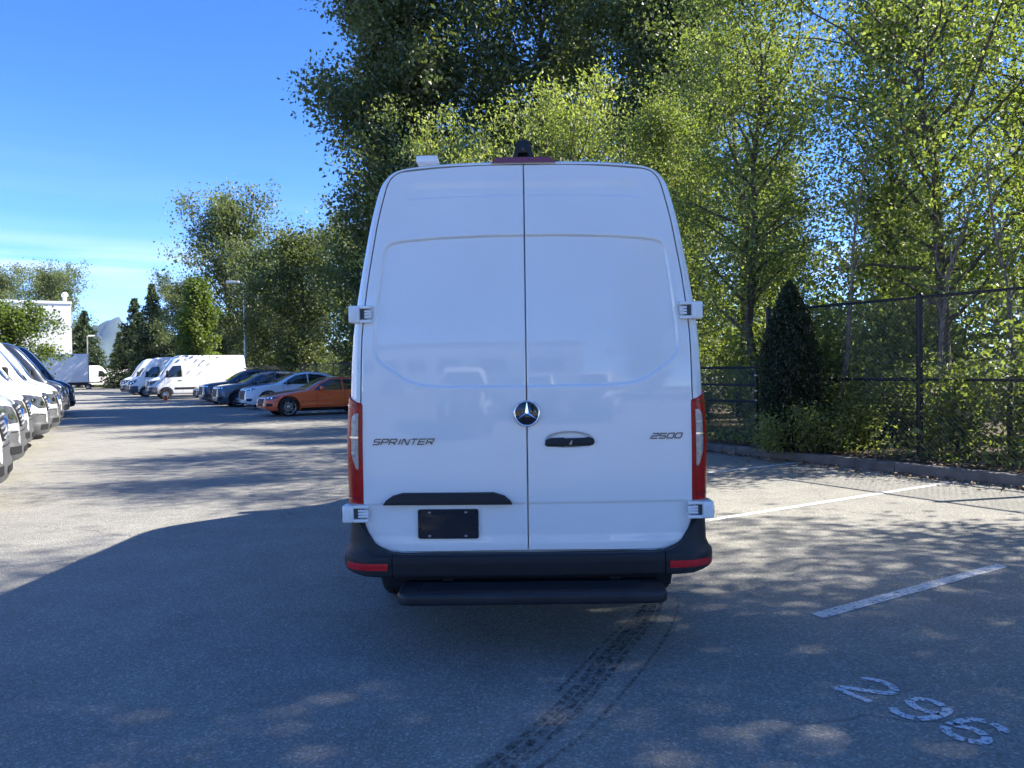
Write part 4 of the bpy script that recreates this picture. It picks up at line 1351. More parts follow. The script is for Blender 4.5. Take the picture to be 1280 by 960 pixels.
    # ---------------- hinges
    for sx in (-1, 1):
        for (zc, xo, xi) in ((.782, 1.040, .895), (1.900, .990, .862)):
            yb = float(door_base(xi, zc))
            h0 = MB()
            h0.box(min(sx * xo, sx * (xo - .062)), max(sx * xo, sx * (xo - .062)), yb - .036, yb + .10, zc - .048, zc + .048, .008, 2)
            h0.box(min(sx * (xo - .060), sx * xi), max(sx * (xo - .060), sx * xi), yb - .032, yb + .01, zc + .030, zc + .048, .005, 2)
            h0.box(min(sx * (xo - .060), sx * xi), max(sx * (xo - .060), sx * xi), yb - .032, yb + .01, zc - .048, zc - .030, .005, 2)
            ho = h0.build('hinge', paint, root, 40)
            kn = MB()
            for dz in (-.017, .000, .017):
                kn.tube([(sx * (xo - .088), yb - .020, zc + dz), (sx * xi, yb - .020, zc + dz * .8)], [.0072, .0085], 10)
            kn.build('knuckle', paint, ho, 40)
            MB().box(min(sx * (xo - .098), sx * (xo - .062)), max(sx * (xo - .098), sx * (xo - .062)), yb - .012, yb - .004, zc - .029, zc + .029).build('hinge_recess', M['greyplastic'], ho)
            MB().box(min(sx * (xo + .007), sx * (xo - .01)), max(sx * (xo + .007), sx * (xo - .01)), yb - .015, yb + .06, zc - .028, zc + .024, .004).build('rubber_stop', M['seal'], ho)
            MB().box(min(sx * (xo - .044), sx * (xo - .016)), max(sx * (xo - .044), sx * (xo - .016)), yb - .0395, yb - .03, zc - .036, zc + .030, .003).build('cover_plate', paint, ho)
    # ---------------- emblem
    em = bpy.data.objects.new('emblem', None); COL.objects.link(em); em.parent = root; em.location = (0, .073, 1.335)
    em.empty_display_size = .05
    MB().lathe([(.069, .0), (.069, -.012), (.066, -.014), (.004, -.014)], 48, 'Y').build('disc', M['badge'], em, 40)
    rg = MB(); n = 64
    tor = [[((.0685 + .0060 * math.cos(b_)) * math.cos(a_), -.014 + .0065 * math.sin(b_), (.0685 + .0060 * math.cos(b_)) * math.sin(a_)) for b_ in [2 * math.pi * j / 10 for j in range(10)]] for a_ in [2 * math.pi * i / n for i in range(n + 1)]]
    rg.grid(tor, closed=True).build('ring', M['chrome'], em, 60)
    sr = MB()
    for k in range(3):
        a0 = math.pi / 2 + k * 2 * math.pi / 3
        tip = (.064 * math.cos(a0), -.016, .064 * math.sin(a0))
        la, ra = a0 + math.pi / 3, a0 - math.pi / 3
        lp = (.0105 * math.cos(la), -.015, .0105 * math.sin(la)); rp_ = (.0105 * math.cos(ra), -.015, .0105 * math.sin(ra))
        sr.add([tip, lp, (0, -.022, 0), rp_], [(0, 1, 2), (0, 2, 3)])
    sr.build('star', M['chrome'], em)
    # ---------------- lettering, handle, plate
    wd = MB(); word(wd, 'SPRINTER', -.868, -.520, 1.168, .030, .0065)
    wd.build('model_lettering', M['letter'], door_l)
    wd = MB(); word(wd, '2500', .692, .872, 1.185, .027, .0065)
    wd.build('number_lettering', M['letter'], door_r)
    hd = MB()
    outl = [(.098, -.022), (.112, -.030), (.20, -.032), (.215, -.029), (.345, -.028), (.368, -.022), (.377, -.006), (.370, .012), (.345, .020), (.320, .015), (.215, .014), (.20, .018), (.13, .016), (.103, .006)]
    hd.prism(outl, lambda u, v, d: (u, .078 - d, 1.178 + v), -.012, .020)
    hme = hd.mesh('door_handle')
    bm = bmesh.new(); bm.from_mesh(hme)
    bmesh.ops.bevel(bm, geom=[e_ for e_ in bm.edges if e_.calc_face_angle(0) > .5], offset=.004, segments=2, profile=.5, affect='EDGES')
    bm.to_mesh(hme); bm.free()
    ho = obj('door_handle', hme, M['plastic'], door_r, 40)
    MB().prism([(.233, -.020), (.240, -.004), (.248, .004), (.252, .006), (.250, -.010), (.246, -.021)], lambda u, v, d: (u, .057 - d, 1.178 + v), 0, .004).build('key_cover', pm('key_cover', (.55, .38, .30), .4), ho)
    tr_ = MB()
    tp = [(-.812, .830), (-.085, .830), (-.098, .850), (-.130, .878), (-.190, .897), (-.70, .897), (-.755, .882), (-.795, .855)]
    tr_.prism(tp, lambda u, v, d: (u, float(door_base(u, .86)) - d, v), -.01, .034)
    tme = tr_.mesh('plate_light_trim')
    bm = bmesh.new(); bm.from_mesh(tme)
    bmesh.ops.bevel(bm, geom=[e_ for e_ in bm.edges if e_.calc_face_angle(0) > .4], offset=.005, segments=2, profile=.5, affect='EDGES')
    bm.to_mesh(tme); bm.free()
    obj('plate_light_trim', tme, M['plastic'], door_l, 40)
    pb = MB()
    pl = round_poly([(-.617, .638), (-.277, .638), (-.277, .804), (-.617, .804)], .014, 4)
    pb.prism([tuple(p) for p in pl], lambda u, v, d: (u, float(door_base(u, .70)) + .006 - d, v), 0, .013)
    po = pb.build('plate_holder', M['badge'], door_l)
    for (sx_, sz_) in ((-.552, .786), (-.348, .786), (-.552, .654), (-.348, .654)):
        MB().box(sx_ - .008, sx_ + .008, float(door_base(sx_, .70)) - .0105, float(door_base(sx_, .70)) - .003, sz_ - .005, sz_ + .005, .0015, 1).build('screw_slot', M['rim'], po)
    for (sx_, sz_) in ((-.603, .792), (-.291, .792), (-.603, .698), (-.291, .698)):
        MB().lathe([(.007, 0), (.007, -.006), (.002, -.007)], 10, 'Y', (sx_, float(door_base(sx_, .70)) - .0065, sz_)).build('bolt', M['blackmetal'], po)
    # ---------------- brake light and camera on the roof edge
    bl = MB()
    yr = float(door_base(0, 2.74))
    tp = [(-.182, 2.753), (.182, 2.753), (.176, 2.763), (.150, 2.783), (-.150, 2.783), (-.176, 2.763)]
    bl.prism(tp, lambda u, v, d: (u, yr + d, v), -.012, .16)
    bl.build('brake_light', M['darkred'], root)
    if hero:
        ch = MB()
        outl_ = [(-.066, 0), (-.030, 0), (-.030, .022), (-.024, .030), (.024, .030), (.030, .022), (.030, 0), (.066, 0), (.058, .012), (.038, .088), (.028, .102), (-.028, .102), (-.038, .088), (-.058, .012)]
        ch.prism(outl_, lambda u, v, d: (u, yr + d, 2.781 + v), .0, .13)
        cme = ch.mesh('camera_housing')
        bm = bmesh.new(); bm.from_mesh(cme)
        bmesh.ops.bevel(bm, geom=[e_ for e_ in bm.edges if e_.calc_face_angle(0) > .4], offset=.005, segments=2, profile=.5, affect='EDGES')
        bm.to_mesh(cme); bm.free()
        co = obj('camera_housing', cme, M['plastic'], root, 40)
        MB().lathe([(.011, 0), (.011, -.006), (.004, -.008)], 14, 'Y', (0, yr + .001, 2.835)).build('camera_lens', M['badge'], co)
        rv = MB().box(-.645, -.515, .46, .90, 2.842, 2.885, .010).box(-.63, -.53, .52, .88, 2.768, 2.844)
        rv.build('roof_vent', M['white'], root, 40)
    # ---------------- flanks: mouldings, gaps, mirrors, windows
    both_sides(bv, [(.75, .62), (.75, .74), (4.42, .74), (4.42, .62)], 'side_moulding', M['plastic'], root, .012, .1)
    for pts in ([(3.95, .45), (3.95, 2.55)], [(2.55, .50), (2.55, 2.45), (3.93, 2.45)], [(5.0, 1.44), (5.0, .95), (5.3, .7)]):
        for sx in (-1, 1):
            me = ribbon(bv, pts, .008, lambda u, v: (0, u, v), (-sx, 0, 0))
            if len(me.polygons): obj('door_gap', me, M['seal'], root)
    both_sides(bv, round_poly([(3.99, 1.40), (4.98, 1.36), (4.93, 1.52), (4.50, 2.08), (4.02, 2.12)], .06), 'side_window', M['glass'], root, .006, .07)
    me = patch(bv, round_poly([(-.78, 1.46), (.78, 1.46), (.83, 1.62), (.66, 2.46), (-.66, 2.46), (-.83, 1.62)], .08), lambda u, v: (u, 0, v), (0, -1, 0), .006, .06, .02, 9)
    obj('windshield', me, M['glass'], root, 40)
    wp = MB()
    for x0 in (-.55, .10): wp.tube([(x0, 5.26, 1.475), (x0 + .62, 5.19, 1.60)], .008, 6)
    wp.build('wiper', M['plastic'], root)
    for sx in (-1, 1):
        mm = MB()
        mm.box(min(sx * 1.04, sx * 1.22), max(sx * 1.04, sx * 1.22), 4.78, 4.92, 1.42, 1.80, .04, 3)
        mm.box(min(sx * .94, sx * 1.06), max(sx * .94, sx * 1.06), 4.82, 4.88, 1.44, 1.52, .01, 1)
        mo = mm.build('mirror', M['plastic'], root, 40)
        MB().box(min(sx * 1.06, sx * 1.20), max(sx * 1.06, sx * 1.20), 4.775, 4.785, 1.46, 1.76, .004, 1).build('mirror_glass', M['chrome'], mo)
        hn = MB().box(min(sx * 1.0, sx * 1.03), max(sx * 1.0, sx * 1.03), 4.02, 4.22, 1.15, 1.19, .01)
        hn.build('handle', M['plastic'], root, 40)
    # ---------------- the face
    fb = MB()
    fr = []
    for i in range(41):
        t = -1 + 2 * i / 40
        s = abs(t); sg = 1 if t >= 0 else -1
        if s < .6: x = s / .6 * .68; y = 5.95 - .05 * (x / .68) ** 2; nx, ny = .12 * x, 1
        elif s < .85:
            a = (s - .6) / .25 * math.pi / 2
            x = .68 + .30 * math.sin(a); y = 5.90 - .28 * (1 - math.cos(a)); nx, ny = math.sin(a), math.cos(a)
        else: x = .98 + .02 * (s - .85) / .15; y = 5.62 - (s - .85) / .15 * .20; nx, ny = 1, .05
        l_ = math.hypot(nx, ny)
        fr.append((sg * x, y, sg * nx / l_, ny / l_))
    fv = [(.30, -.06), (.32, .0), (.40, .035), (.52, .045), (.56, .030), (.60, .020), (.70, .022), (.76, .008), (.78, -.05)]
    fb.grid([[(x + nx * o, y + ny * o, z) for z, o in fv] for x, y, nx, ny in fr])
    fb.build('front_bumper', M['greyplastic'], root, 45)
    lg = MB().grid([[(x + nx * .048, y + ny * .048, z) for z in (.41, .50)] for x, y, nx, ny in fr if abs(x) < .5])
    lg.build('lower_intake', M['seal'], root)
    for sx in (-1, 1):
        si = MB().grid([[(x + nx * .047, y + ny * .047, z) for z in (.42, .53)] for x, y, nx, ny in fr if .64 < sx * x < .93 and y > 5.5])
        if len(si.v) > 3: si.build('side_intake', M['seal'], root)
    MB().grid([[(x + nx * o, y + ny * o, z) for z, o in ((.735, .018), (.75, .014))] for x, y, nx, ny in fr if abs(x) < .97]).build('bumper_gap', M['seal'], root)
    gp = round_poly([(-.50, .80), (.50, .80), (.62, 1.04), (.52, 1.13), (-.52, 1.13), (-.62, 1.04)], .05)
    gm = patch(bv, gp, lambda u, v: (u, 0, v), (0, -1, 0), .025, .06, .05, 9)
    go = obj('grille', gm, M['plastic'], root, 40)
    gb = bvh_of(go)
    for zz in (.845, .905, .965, 1.025, 1.085):
        hw = .50 + (.06 if zz > .93 else 0)
        pts = []
        for k in range(13):
            x = -hw + 2 * hw * k / 12
            h, nr, _, _ = gb.ray_cast(Vector((x, 9, zz)), Vector((0, -1, 0)))
            if h: pts.append(h + Vector((0, .012, 0)))
        if len(pts) > 2: MB().tube(pts, .015, 6).build('grille_bar', M['rim'] if hero else M['silver'], go, 40)
    h, nr, _, _ = gb.ray_cast(Vector((0, 9, .97)), Vector((0, -1, 0)))
    if h:
        MB().lathe([(.10, 0), (.10, .035), (.085, .04), (.004, .04)], 32, 'Y', tuple(h)).build('front_emblem', M['chrome'], go, 40)
    for sx in (-1, 1):
        D = Vector((-sx * .62, -.75, -.12)).normalized()
        Uv = Vector((sx * .75, -.62, 0)).normalized(); Vv = Vector((0, 0, 1))
        c0 = Vector((sx * .76, 5.75, 1.0))
        hp = round_poly([(-.16, -.13), (.04, -.14), (.20, .02), (.27, .20), (.10, .17), (-.10, .11)], .03)
        me = patch(bv, hp, lambda u, v: tuple(c0 + Uv * u + Vv * v), D, .014, .035, .04, 3)
        hl = obj('headlight', me, M['headlamp'], root, 40)
        hb = bvh_of(hl)
        for cu, cv_ in ((-.03, -.03), (.10, .05)):
            h, nr, _, _ = hb.ray_cast(c0 + Uv * cu + Vv * cv_ - D * 3, D)
            if h:
                q = D.to_track_quat('Z', 'Y').to_matrix().to_4x4(); q.translation = h
                lm = MB().lathe([(.048, -.012), (.048, .004), (.04, -.006), (.004, -.006)], 18, 'Z').mesh('lamp')
                lm.transform(q)
                obj('lamp', lm, M['chrome'], hl, 40)
        wheel(root, (sx * .86, 4.915, .345), .345, .235, 'steel', .215, sx)
        wheel(root, (sx * .875, 1.25, .345), .345, .235, 'steel', .215, sx)
    return root

HERO_X, HERO_Y = 0.080, 4.165
hero = thing('delivery_van', 'white high-roof cargo van seen from behind with closed rear doors and black step', 'van', (HERO_X, HERO_Y, 0), R(-0.2))
make_van(hero, M['white'], True)

# the parked vans: one model without the roof gear, then copies in other paints
proto = thing('parked_van', 'white van', 'van')
make_van(proto, M['white'], False)
def park_van(a, p, facing, label, group, paint=None, first=[True], extra=None):
    """nose at lot(a, p); facing +1: towards the trees, -1: towards the building"""
    d = PX * facing
    sw = {}
    if paint: sw['white_paint'] = M[paint]
    if extra: sw.update(extra)
    o = copy_tree(proto, None, sw)
    o.location = lot(a, p) - d * VL
    o.rotation_euler = (0, 0, math.atan2(d.y, d.x) - math.pi / 2)
    tag(o, label, 'van', group)
    return o
GL = 'vans parked in the row on the building side'
GR = 'vans parked along the tree side'
whites = {'grey_plastic': M['silver']}
for a, p, lab, pt in ((11.4, -.55, 'white van at the near end of the building-side row', None), (14.4, -.47, 'silver van second from the near end of the building-side row', 'silver'),
        (17.6, -.44, 'white van third from the near end of the building-side row', None), (20.2, -.16, 'white van fourth from the near end of the building-side row', None),
        (23.0, .05, 'silver van fifth from the near end of the building-side row', 'silver'), (26.6, .15, 'white van next to the dark vans in the building-side row', None), (33.0, .40, 'black van beside white vans in the building-side row', 'graphite'), (36.6, .65, 'dark blue van at the far end of the building-side row', 'navy')):
    park_van(a, p, 1, lab, GL, pt)
park_van(52.6, 4.9, -1, 'white van behind the young maple on the tree side', GR)
park_van(59.6, 4.4, -1, 'white van second after the young maple on the tree side', GR)
park_van(65.0, 4.3, -1, 'white van farthest along the tree side', GR)
park_van(109.5, 6.6, 1, 'far white van at the end of the aisle by the firs', 'vans at the end of the aisle')
park_van(116.0, 10.6, 1, 'far white van half hidden at the end of the aisle', 'vans at the end of the aisle')
# a row behind the photographer, seen only as reflections in the doors
for k, (x, y, pt) in enumerate(((-2.5, -8.6, None), (0.9, -15, 'silver'), (4.6, -13, None))):
    o = copy_tree(proto, None, {'white_paint': M[pt]} if pt else None)
    o.location = (x, y - VL, 0); o.rotation_euler = (0, 0, R(-9 + 14 * k))
    tag(o, 'van parked facing the rear of the main van', 'van', 'vans facing the main van from behind')
for ch in [c for c in proto.children_recursive]: bpy.data.objects.remove(ch, do_unlink=True)
bpy.data.objects.remove(proto, do_unlink=True)

# ================================================================== cars
def make_car(root, L, W, HT, belt, paint, wheels, side_glass, shield, style='sedan', roof_mat=None, clad=None, rimr=.23, wr=.335, spokes=5, rear_glass=None, rim_mat=None, grille=None, lamp=None, zb=.20):
    """local frame: rear at y = 0, nose at y = L. HT: (distance behind the nose, height) of the centre line"""
    PL = [(0, .70), (.03, .78), (.10, .855), (.25, .925), (.5, .97), (.9, .995), (1.5, 1.0), (L - 1.2, 1.0), (L - .5, .975), (L - .2, .94), (L - .06, .87), (L, .78)]
    LOW = [(0, 0), (.5, 0), (.80, .0), (.93, .03), (.985, .12), (1.0, .30), (.998, .52), (.985, .72), (.968, .88), (.945, 1.0)]
    UP = [(.0, .938), (.06, .925), (.2, .905), (.4, .865), (.6, .82), (.78, .765), (.89, .71), (.95, .64), (.985, .52), (1.0, .36), (1.008, .18), (1.01, 0)]
    st = sorted(set([0, .012, .03, .06, .1, .16, .24, .34, .46, .6] + [.6 + k * (L - 1.2) / 34 for k in range(35)] + [L - .6, L - .46, L - .34, L - .24, L - .16, L - .1, L - .06, L - .03, L - .012, L]))
    rows = []
    for s in st:
        H = lerp_tab(HT, s); hw = W / 2 * lerp_tab(PL, s)
        z0 = float(np.interp(s, [0, .25, L - .25, L], [zb + .10, zb, zb, zb + .12]))
        zs_ = min(belt, H - .055)
        half = [(x * hw, z0 + v * (zs_ - z0)) for x, v in LOW]
        half += [(x * hw, zs_ + u * (H - zs_)) for u, x in UP]
        r_ = [(x, L - s, z) for x, z in half]
        rows.append(r_ + [(-x, y, z) for x, y, z in reversed(r_[1:-1])])
    mb = MB().grid(rows, closed=True); nc = len(rows[0])
    mb.f.append(tuple(reversed(range(nc)))); mb.f.append(tuple((len(rows) - 1) * nc + i for i in range(nc)))
    body = mb.build('body', paint, root)
    cut = []
    for ya in wheels:
        for sx in (-1, 1):
            cut.append(MB().lathe([(wr + .055, (W / 2 - .28) * sx), (wr + .055, (W / 2 + .2) * sx)], 40, 'X', (0, L - ya, wr + .01)).build('cutter', None))
    boolean_cut(body, cut)
    me = body.data
    if len(me.materials) == 0: me.materials.append(paint)
    me.polygons.foreach_set('use_smooth', [True] * len(me.polygons)); me.set_sharp_from_angle(angle=R(35))
    bv = bvh_of(body)
    P2 = lambda pts: [(L - s, z) for s, z in pts]
    for gl in side_glass:
        both_sides(bv, round_poly(P2(gl), .03), 'side_window', M['glass'], root, .004, .06)
    wsd = [(-1) * 0, 0]
    s0, s1, w0, w1 = shield
    me = patch(bv, round_poly([(-w0, L - s0), (w0, L - s0), (w1, L - s1), (-w1, L - s1)], .06), lambda u, v: (u, v, 0), (0, 0, -1), .005, .06, .02, 4)
    obj('windshield', me, M['bluglass'], root, 40)
    if rear_glass:
        s0, s1, w0, w1 = rear_glass
        me = patch(bv, round_poly([(-w0, L - s0), (w0, L - s0), (w1, L - s1), (-w1, L - s1)], .06), lambda u, v: (u, v, 0), (0, 0, -1), .005, .06, .02, 4)
        obj('rear_window', me, M['glass'], root, 40)
    if roof_mat:
        s0, s1, w0 = roof_mat
        me = patch(bv, round_poly([(-w0, L - s0), (w0, L - s0), (w0, L - s1), (-w0, L - s1)], .05), lambda u, v: (u, v, 0), (0, 0, -1), .006, .10, .02, 4)
        obj('roof_panel', me, M['black_paint'], root, 40)
    # lower skirts, gaps, handles
    both_sides(bv, P2([(wheels[0] + wr + .09, zb + .02), (wheels[0] + wr + .09, zb + .10), (wheels[1] - wr - .09, zb + .10), (wheels[1] - wr - .09, zb + .02)]), 'sill', M['plastic'], root, .012, .12)
    dm = (shield[0] + .28, shield[0] + 1.32, shield[0] + 2.15)
    for d_ in dm:
        for sx in (-1, 1):
            me = ribbon(bv, P2([(d_, zb + .14), (d_ - .02, belt)]), .010, lambda u, v: (0, u, v), (-sx, 0, 0), .004)
            if len(me.polygons): obj('door_gap', me, M['seal'], root)
    for sx in (-1, 1):
        for d_ in dm[1:]:
            h, nr, _, _ = bv.ray_cast(Vector((sx * 3, L - d_ + .16, belt - .12)), Vector((-sx, 0, 0)))
            if h: MB().box(h.x - .018, h.x + .018, h.y - .085, h.y + .085, h.z - .014, h.z + .014, .008).build('handle', paint, root, 40)
        h, nr, _, _ = bv.ray_cast(Vector((sx * 3, L - shield[0] - .42, belt + .02)), Vector((-sx, 0, 0)))
        if h:
            mm = MB().box(min(h.x + sx * .05, h.x + sx * .23), max(h.x + sx * .05, h.x + sx * .23), h.y - .06, h.y + .07, h.z, h.z + .15, .035, 3)
            mm.box(min(h.x - sx * .02, h.x + sx * .07), max(h.x - sx * .02, h.x + sx * .07), h.y - .02, h.y + .03, h.z + .02, h.z + .06, .008, 1)
            mo_ = mm.build('mirror', M['black_paint'] if clad else paint, root, 40)
            MB().box(min(h.x + sx * .07, h.x + sx * .215), max(h.x + sx * .07, h.x + sx * .215), h.y - .066, h.y - .058, h.z + .025, h.z + .13).build('mirror_glass', M['chrome'], mo_)
        if clad:
            for ya in wheels:
                m_ = MB(); pr = []
                for k in range(19):
                    q = R(-8 + 196 * k / 18)
                    row = []
                    for rr_ in (wr + .058, wr + .105):
                        y_, z_ = L - ya + rr_ * math.cos(q), wr + .01 + rr_ * math.sin(q)
                        h, nr, _, _ = bv.ray_cast(Vector((sx * 3, y_, z_)), Vector((-sx, 0, 0)))
                        x_ = (h.x if h and abs(h.x) > W / 2 - .25 else sx * (W / 2 - .02)) + sx * .012
                        row.append((x_, y_, z_))
                    pr.append(row)
                m_.grid(pr).build('arch_trim', M['plastic'], root, 40)
    # the face
    g0, g1, gw0, gw1 = grille or (.36, .66, .42, .48)
    gm = patch(bv, round_poly([(-gw0, g0), (gw0, g0), (gw1, g1), (-gw1, g1)], .06), lambda u, v: (u, 0, v), (0, -1, 0), .012, .06, .04, 8)
    go = obj('grille', gm, M['plastic'], root, 40)
    gb = bvh_of(go)
    for k in range(4):
        z = g0 + (g1 - g0) * (k + .5) / 4; pts = []
        for i in range(9):
            h, nr, _, _ = gb.ray_cast(Vector((-gw0 * .92 + 2 * gw0 * .92 * i / 8, 12, z)), Vector((0, -1, 0)))
            if h: pts.append(h + Vector((0, .006, 0)))
        if len(pts) > 2: MB().tube(pts, .007, 5).build('grille_bar', M['blackmetal'], go)
    for sx in (-1, 1):
        D = Vector((-sx * .72, -.66, -.16)).normalized(); Uv = Vector((sx * .66, -.72, 0)).normalized(); Vv = Vector((0, 0, 1))
        lz, lw, lh = lamp or (.66, .24, .07)
        c0 = Vector((sx * W / 2 * .80, L - .18, lz))
        me = patch(bv, round_poly([(-lw * .7, -lh * .9), (lw * .4, -lh * .5), (lw * 1.2, lh * 1.1), (lw * .1, lh * .9), (-lw * .8, lh * .3)], .02), lambda u, v: tuple(c0 + Uv * u + Vv * v), D, .010, .03, .03, 3)
        hl = obj('headlight', me, M['headlamp'], root, 40)
        hb = bvh_of(hl)
        for cu in (-lw * .25, lw * .30):
            h, nr, _, _ = hb.ray_cast(c0 + Uv * cu + Vv * lh * .15 - D * 3, D)
            if h:
                q = D.to_track_quat('Z', 'Y').to_matrix().to_4x4(); q.translation = h
                lm_ = MB().lathe([(.034, -.010), (.034, .004), (.028, -.005), (.004, -.005)], 16, 'Z').mesh('lamp'); lm_.transform(q)
                obj('lamp', lm_, M['chrome'], hl, 40)
        me = patch(bv, round_poly([(-.11, -.06), (.10, -.05), (.13, .06), (-.10, .05)], .03), lambda u, v: tuple(c0 + Vector((0, 0, .42 - lz)) + Uv * u + Vv * v), D, .010, .03, .03, 3)
        if len(me.polygons): obj('side_intake', me, M['plastic'], root, 40)
        D2 = Vector((-sx * .5, .86, 0)).normalized(); U2 = Vector((-sx * .86, -.5, 0)).normalized()
        c1 = Vector((sx * W / 2 * .80, .12, belt - .10))
        me = patch(bv, round_poly([(-.16, -.07), (.16, -.06), (.16, .06), (-.16, .07)], .02), lambda u, v: tuple(c1 + U2 * u + Vv * v), D2, .008, .04, .03, 3)
        if len(me.polygons): obj('tail_light', me, M['red'], root, 40)
        for ya in wheels:
            wheel(root, (sx * (W / 2 - .125), L - ya, wr), wr, .225, 'alloy', rimr, sx, spokes=spokes, rim_mat=rim_mat)
    MB().box(-W / 2 + .3, W / 2 - .3, .5, L - .5, zb - .03, zb + .05).build('underbody', M['plastic'], root)
    return root

def place_car(name, label, a, p, L, rz=0):
    d = -PX
    q = lot(a, p) - d * L
    return thing(name, label, 'car', tuple(q), math.atan2(d.y, d.x) - math.pi / 2 + R(rz), 'cars parked nose-out along the tree side')

c = place_car('parked_car', 'orange sports sedan with large silver alloy wheels parked nose out', 28.3, 6.35, 4.64)
make_car(c, 4.64, 1.83, [(0, .48), (.02, .58), (.06, .66), (.14, .715), (.4, .79), (.8, .865), (1.3, .935), (1.52, .965), (1.75, 1.09), (2.0, 1.23), (2.25, 1.335), (2.5, 1.385), (2.8, 1.405), (3.2, 1.375), (3.6, 1.275), (4.0, 1.125), (4.2, 1.06), (4.5, 1.03), (4.58, .96), (4.62, .80), (4.64, .60)], .90, M['orange'], (.80, 3.61),
  [[(1.72, .925), (2.02, 1.15), (2.35, 1.305), (2.78, 1.325), (2.78, .915)], [(2.84, .915), (2.84, 1.325), (3.2, 1.305), (3.62, 1.14), (3.80, .955)]], (1.56, 2.26, .66, .54), rear_glass=(3.25, 3.95, .54, .60), rimr=.262, wr=.345, grille=(.36, .64, .36, .42), lamp=(.66, .24, .062), spokes=5)
c = place_car('parked_car', 'pearl white coupe crossover with black trim parked beside the orange sedan', 34.2, 6.9, 4.66)
make_car(c, 4.66, 1.90, [(0, .55), (.02, .72), (.06, .84), (.14, .92), (.4, .99), (.9, 1.06), (1.25, 1.10), (1.6, 1.27), (1.95, 1.46), (2.3, 1.575), (2.7, 1.62), (3.1, 1.60), (3.6, 1.50), (4.1, 1.32), (4.42, 1.17), (4.55, 1.08), (4.63, .90), (4.66, .65)], 1.04, M['pearl'], (.92, 3.72),
  [[(1.52, 1.075), (1.80, 1.27), (2.15, 1.45), (2.62, 1.51), (2.62, 1.065)], [(2.68, 1.065), (2.68, 1.51), (3.2, 1.47), (3.75, 1.30), (3.85, 1.12)]], (1.30, 2.15, .70, .57), roof_mat=(2.25, 3.4, .50), clad=True, rimr=.25, wr=.355, grille=(.44, .82, .44, .52), lamp=(.86, .22, .055), rim_mat=M['steelrim'])
c = place_car('parked_car', 'blue-grey crossover with bright alloy wheels parked next to the white crossover', 37.6, 6.35, 4.68)
make_car(c, 4.68, 1.88, [(0, .60), (.02, .78), (.06, .90), (.14, .97), (.4, 1.03), (.9, 1.09), (1.2, 1.12), (1.5, 1.28), (1.85, 1.49), (2.15, 1.60), (2.6, 1.655), (3.3, 1.65), (3.9, 1.58), (4.3, 1.40), (4.55, 1.18), (4.64, .95), (4.68, .70)], 1.06, M['bluegrey'], (.92, 3.65),
  [[(1.46, 1.095), (1.75, 1.31), (2.05, 1.48), (2.6, 1.545), (2.6, 1.085)], [(2.66, 1.085), (2.66, 1.545), (3.4, 1.53), (3.4, 1.095)], [(3.47, 1.10), (3.47, 1.525), (3.9, 1.46), (4.15, 1.22)]], (1.24, 2.02, .70, .58), clad=True, rimr=.255, wr=.36, grille=(.48, .86, .40, .50), lamp=(.88, .22, .05))
c = place_car('parked_car', 'dark navy tall crossover with a black roof parked between grey and black cars', 41.2, 6.3, 4.75)
make_car(c, 4.75, 1.92, [(0, .62), (.02, .82), (.06, .96), (.14, 1.03), (.4, 1.09), (.9, 1.15), (1.2, 1.18), (1.5, 1.34), (1.85, 1.57), (2.15, 1.70), (2.6, 1.755), (3.4, 1.75), (4.1, 1.68), (4.45, 1.48), (4.62, 1.2), (4.71, .95), (4.75, .70)], 1.12, M['navy'], (.94, 3.72),
  [[(1.46, 1.155), (1.75, 1.38), (2.05, 1.56), (2.6, 1.635), (2.6, 1.145)], [(2.66, 1.145), (2.66, 1.635), (3.4, 1.625), (3.4, 1.15)], [(3.47, 1.155), (3.47, 1.62), (4.0, 1.55), (4.22, 1.26)]], (1.24, 2.02, .72, .60), roof_mat=(2.2, 4.0, .56), clad=True, rimr=.25, wr=.37, grille=(.50, .92, .40, .52), lamp=(.92, .22, .05))
c = place_car('parked_car', 'black hatchback half hidden behind the young maple', 45.2, 6.6, 4.30)
make_car(c, 4.30, 1.80, [(0, .52), (.02, .66), (.06, .74), (.14, .80), (.4, .86), (.8, .93), (1.15, .98), (1.5, 1.18), (1.85, 1.36), (2.2, 1.45), (2.6, 1.475), (3.2, 1.45), (3.7, 1.35), (4.05, 1.15), (4.2, 1.0), (4.27, .82), (4.30, .6)], .93, M['black_paint'], (.86, 3.48),
  [[(1.42, .965), (1.72, 1.17), (2.02, 1.33), (2.45, 1.375), (2.45, .955)], [(2.51, .955), (2.51, 1.375), (3.1, 1.36), (3.45, 1.22), (3.5, 1.0)]], (1.20, 2.0, .64, .53), rimr=.22, wr=.32)

# ================================================================== box truck and cone
tk = thing('box_truck', 'white box truck beside the maple with its tall cargo box towards the aisle', 'truck', tuple(lot(77.8, 2.5)), math.atan2(PX.y, PX.x) + math.pi / 2)
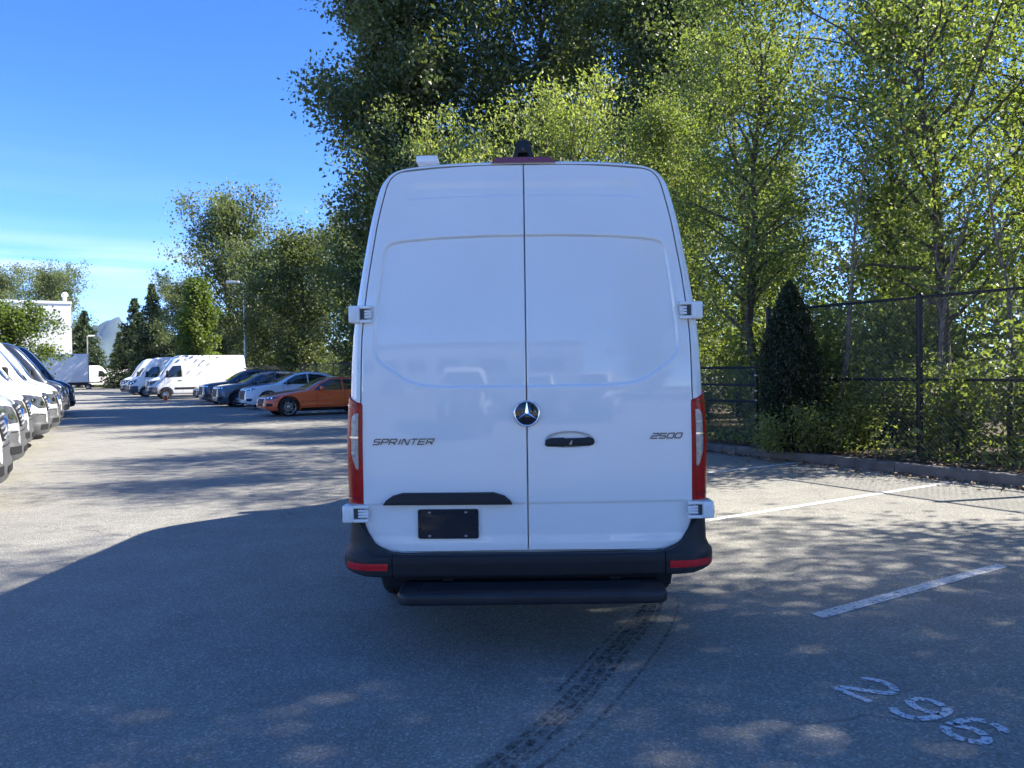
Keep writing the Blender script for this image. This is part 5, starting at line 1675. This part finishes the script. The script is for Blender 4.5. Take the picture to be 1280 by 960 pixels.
# local: y runs away from the aisle, rear at y = 0
MB().box(-1.25, 1.25, .0, 6.8, .95, 3.45, .04).build('cargo_box', M['truckbox'], tk, 40)
fr_ = MB()
for x in (-1.262, 1.262):
    for k in range(9): fr_.box(x - .012, x + .012, .3 + k * .78, .34 + k * .78, .99, 3.41)
fr_.build('box_rib', M['truckbox'], tk)
MB().box(-1.15, 1.15, .02, 6.9, .70, .95).build('chassis', M['plastic'], tk)
MB().box(-1.15, 1.15, -.12, .05, .42, .58, .02).build('rear_bumper', M['metal'], tk)
dr = MB().box(-1.12, 1.12, -.03, .0, 1.05, 3.30, .01); dr.build('rear_door', M['truckbox'], tk)
for sx in (-1, 1):
    MB().box(sx * 1.0 - .1, sx * 1.0 + .1, -.05, .0, .74, .88, .01).build('tail_light', M['red'], tk)
cb = MB()
cb.prism([(6.95, .5), (8.9, .5), (8.95, 1.35), (8.75, 1.55), (8.45, 2.35), (8.2, 2.5), (6.95, 2.5)], lambda u, v, d: (d, u, v), -1.05, 1.05)
co = cb.build('cab', M['white'], tk)
MB().prism([(8.80, 1.58), (8.50, 2.32), (8.47, 2.31), (8.77, 1.57)], lambda u, v, d: (d, u, v), -.9, .9).build('windshield', M['glass'], co)
for sx in (-1, 1):
    MB().prism([(7.2, 1.55), (8.4, 1.55), (8.2, 2.25), (7.2, 2.3)], lambda u, v, d: (d, u, v), sx * 1.05, sx * 1.062).build('side_window', M['glass'], co)
    wheel(tk, (sx * 1.0, 1.6, .44), .44, .26, 'steel', .25, sx); wheel(tk, (sx * .98, 8.0, .44), .44, .26, 'steel', .25, sx)
cn = thing('traffic_cone', 'small orange traffic cone standing beside the young maple', 'cone', tuple(lot(49.5, 5.6)))
MB().box(-.18, .18, -.18, .18, 0, .03, .006).build('base', M['cone'], cn)
MB().lathe([(.13, .03), (.03, .72), (.004, .73)], 20).build('body', M['cone'], cn, 40)
MB().lathe([(.094, .30), (.067, .48), (.06, .48)], 20).build('band', M['truckbox'], cn, 40)

# ================================================================== air
hz = MB().box(-6600, 6600, -400, 7400, -40, 640).mesh('haze')
hm = bpy.data.materials.new('haze')
n_, l_ = nodes_of(hm)
n_.remove(n_['Principled BSDF'])
pv = n_.new('ShaderNodeVolumePrincipled')
pv.inputs['Color'].default_value = (.45, .66, 1.0, 1)
pv.inputs['Density'].default_value = 0.00004
l_.new(pv.outputs['Volume'], n_['Material Output'].inputs['Volume'])
if HAZE:
    ho = obj('haze', hz, hm)
    tag(ho, kind='stuff')
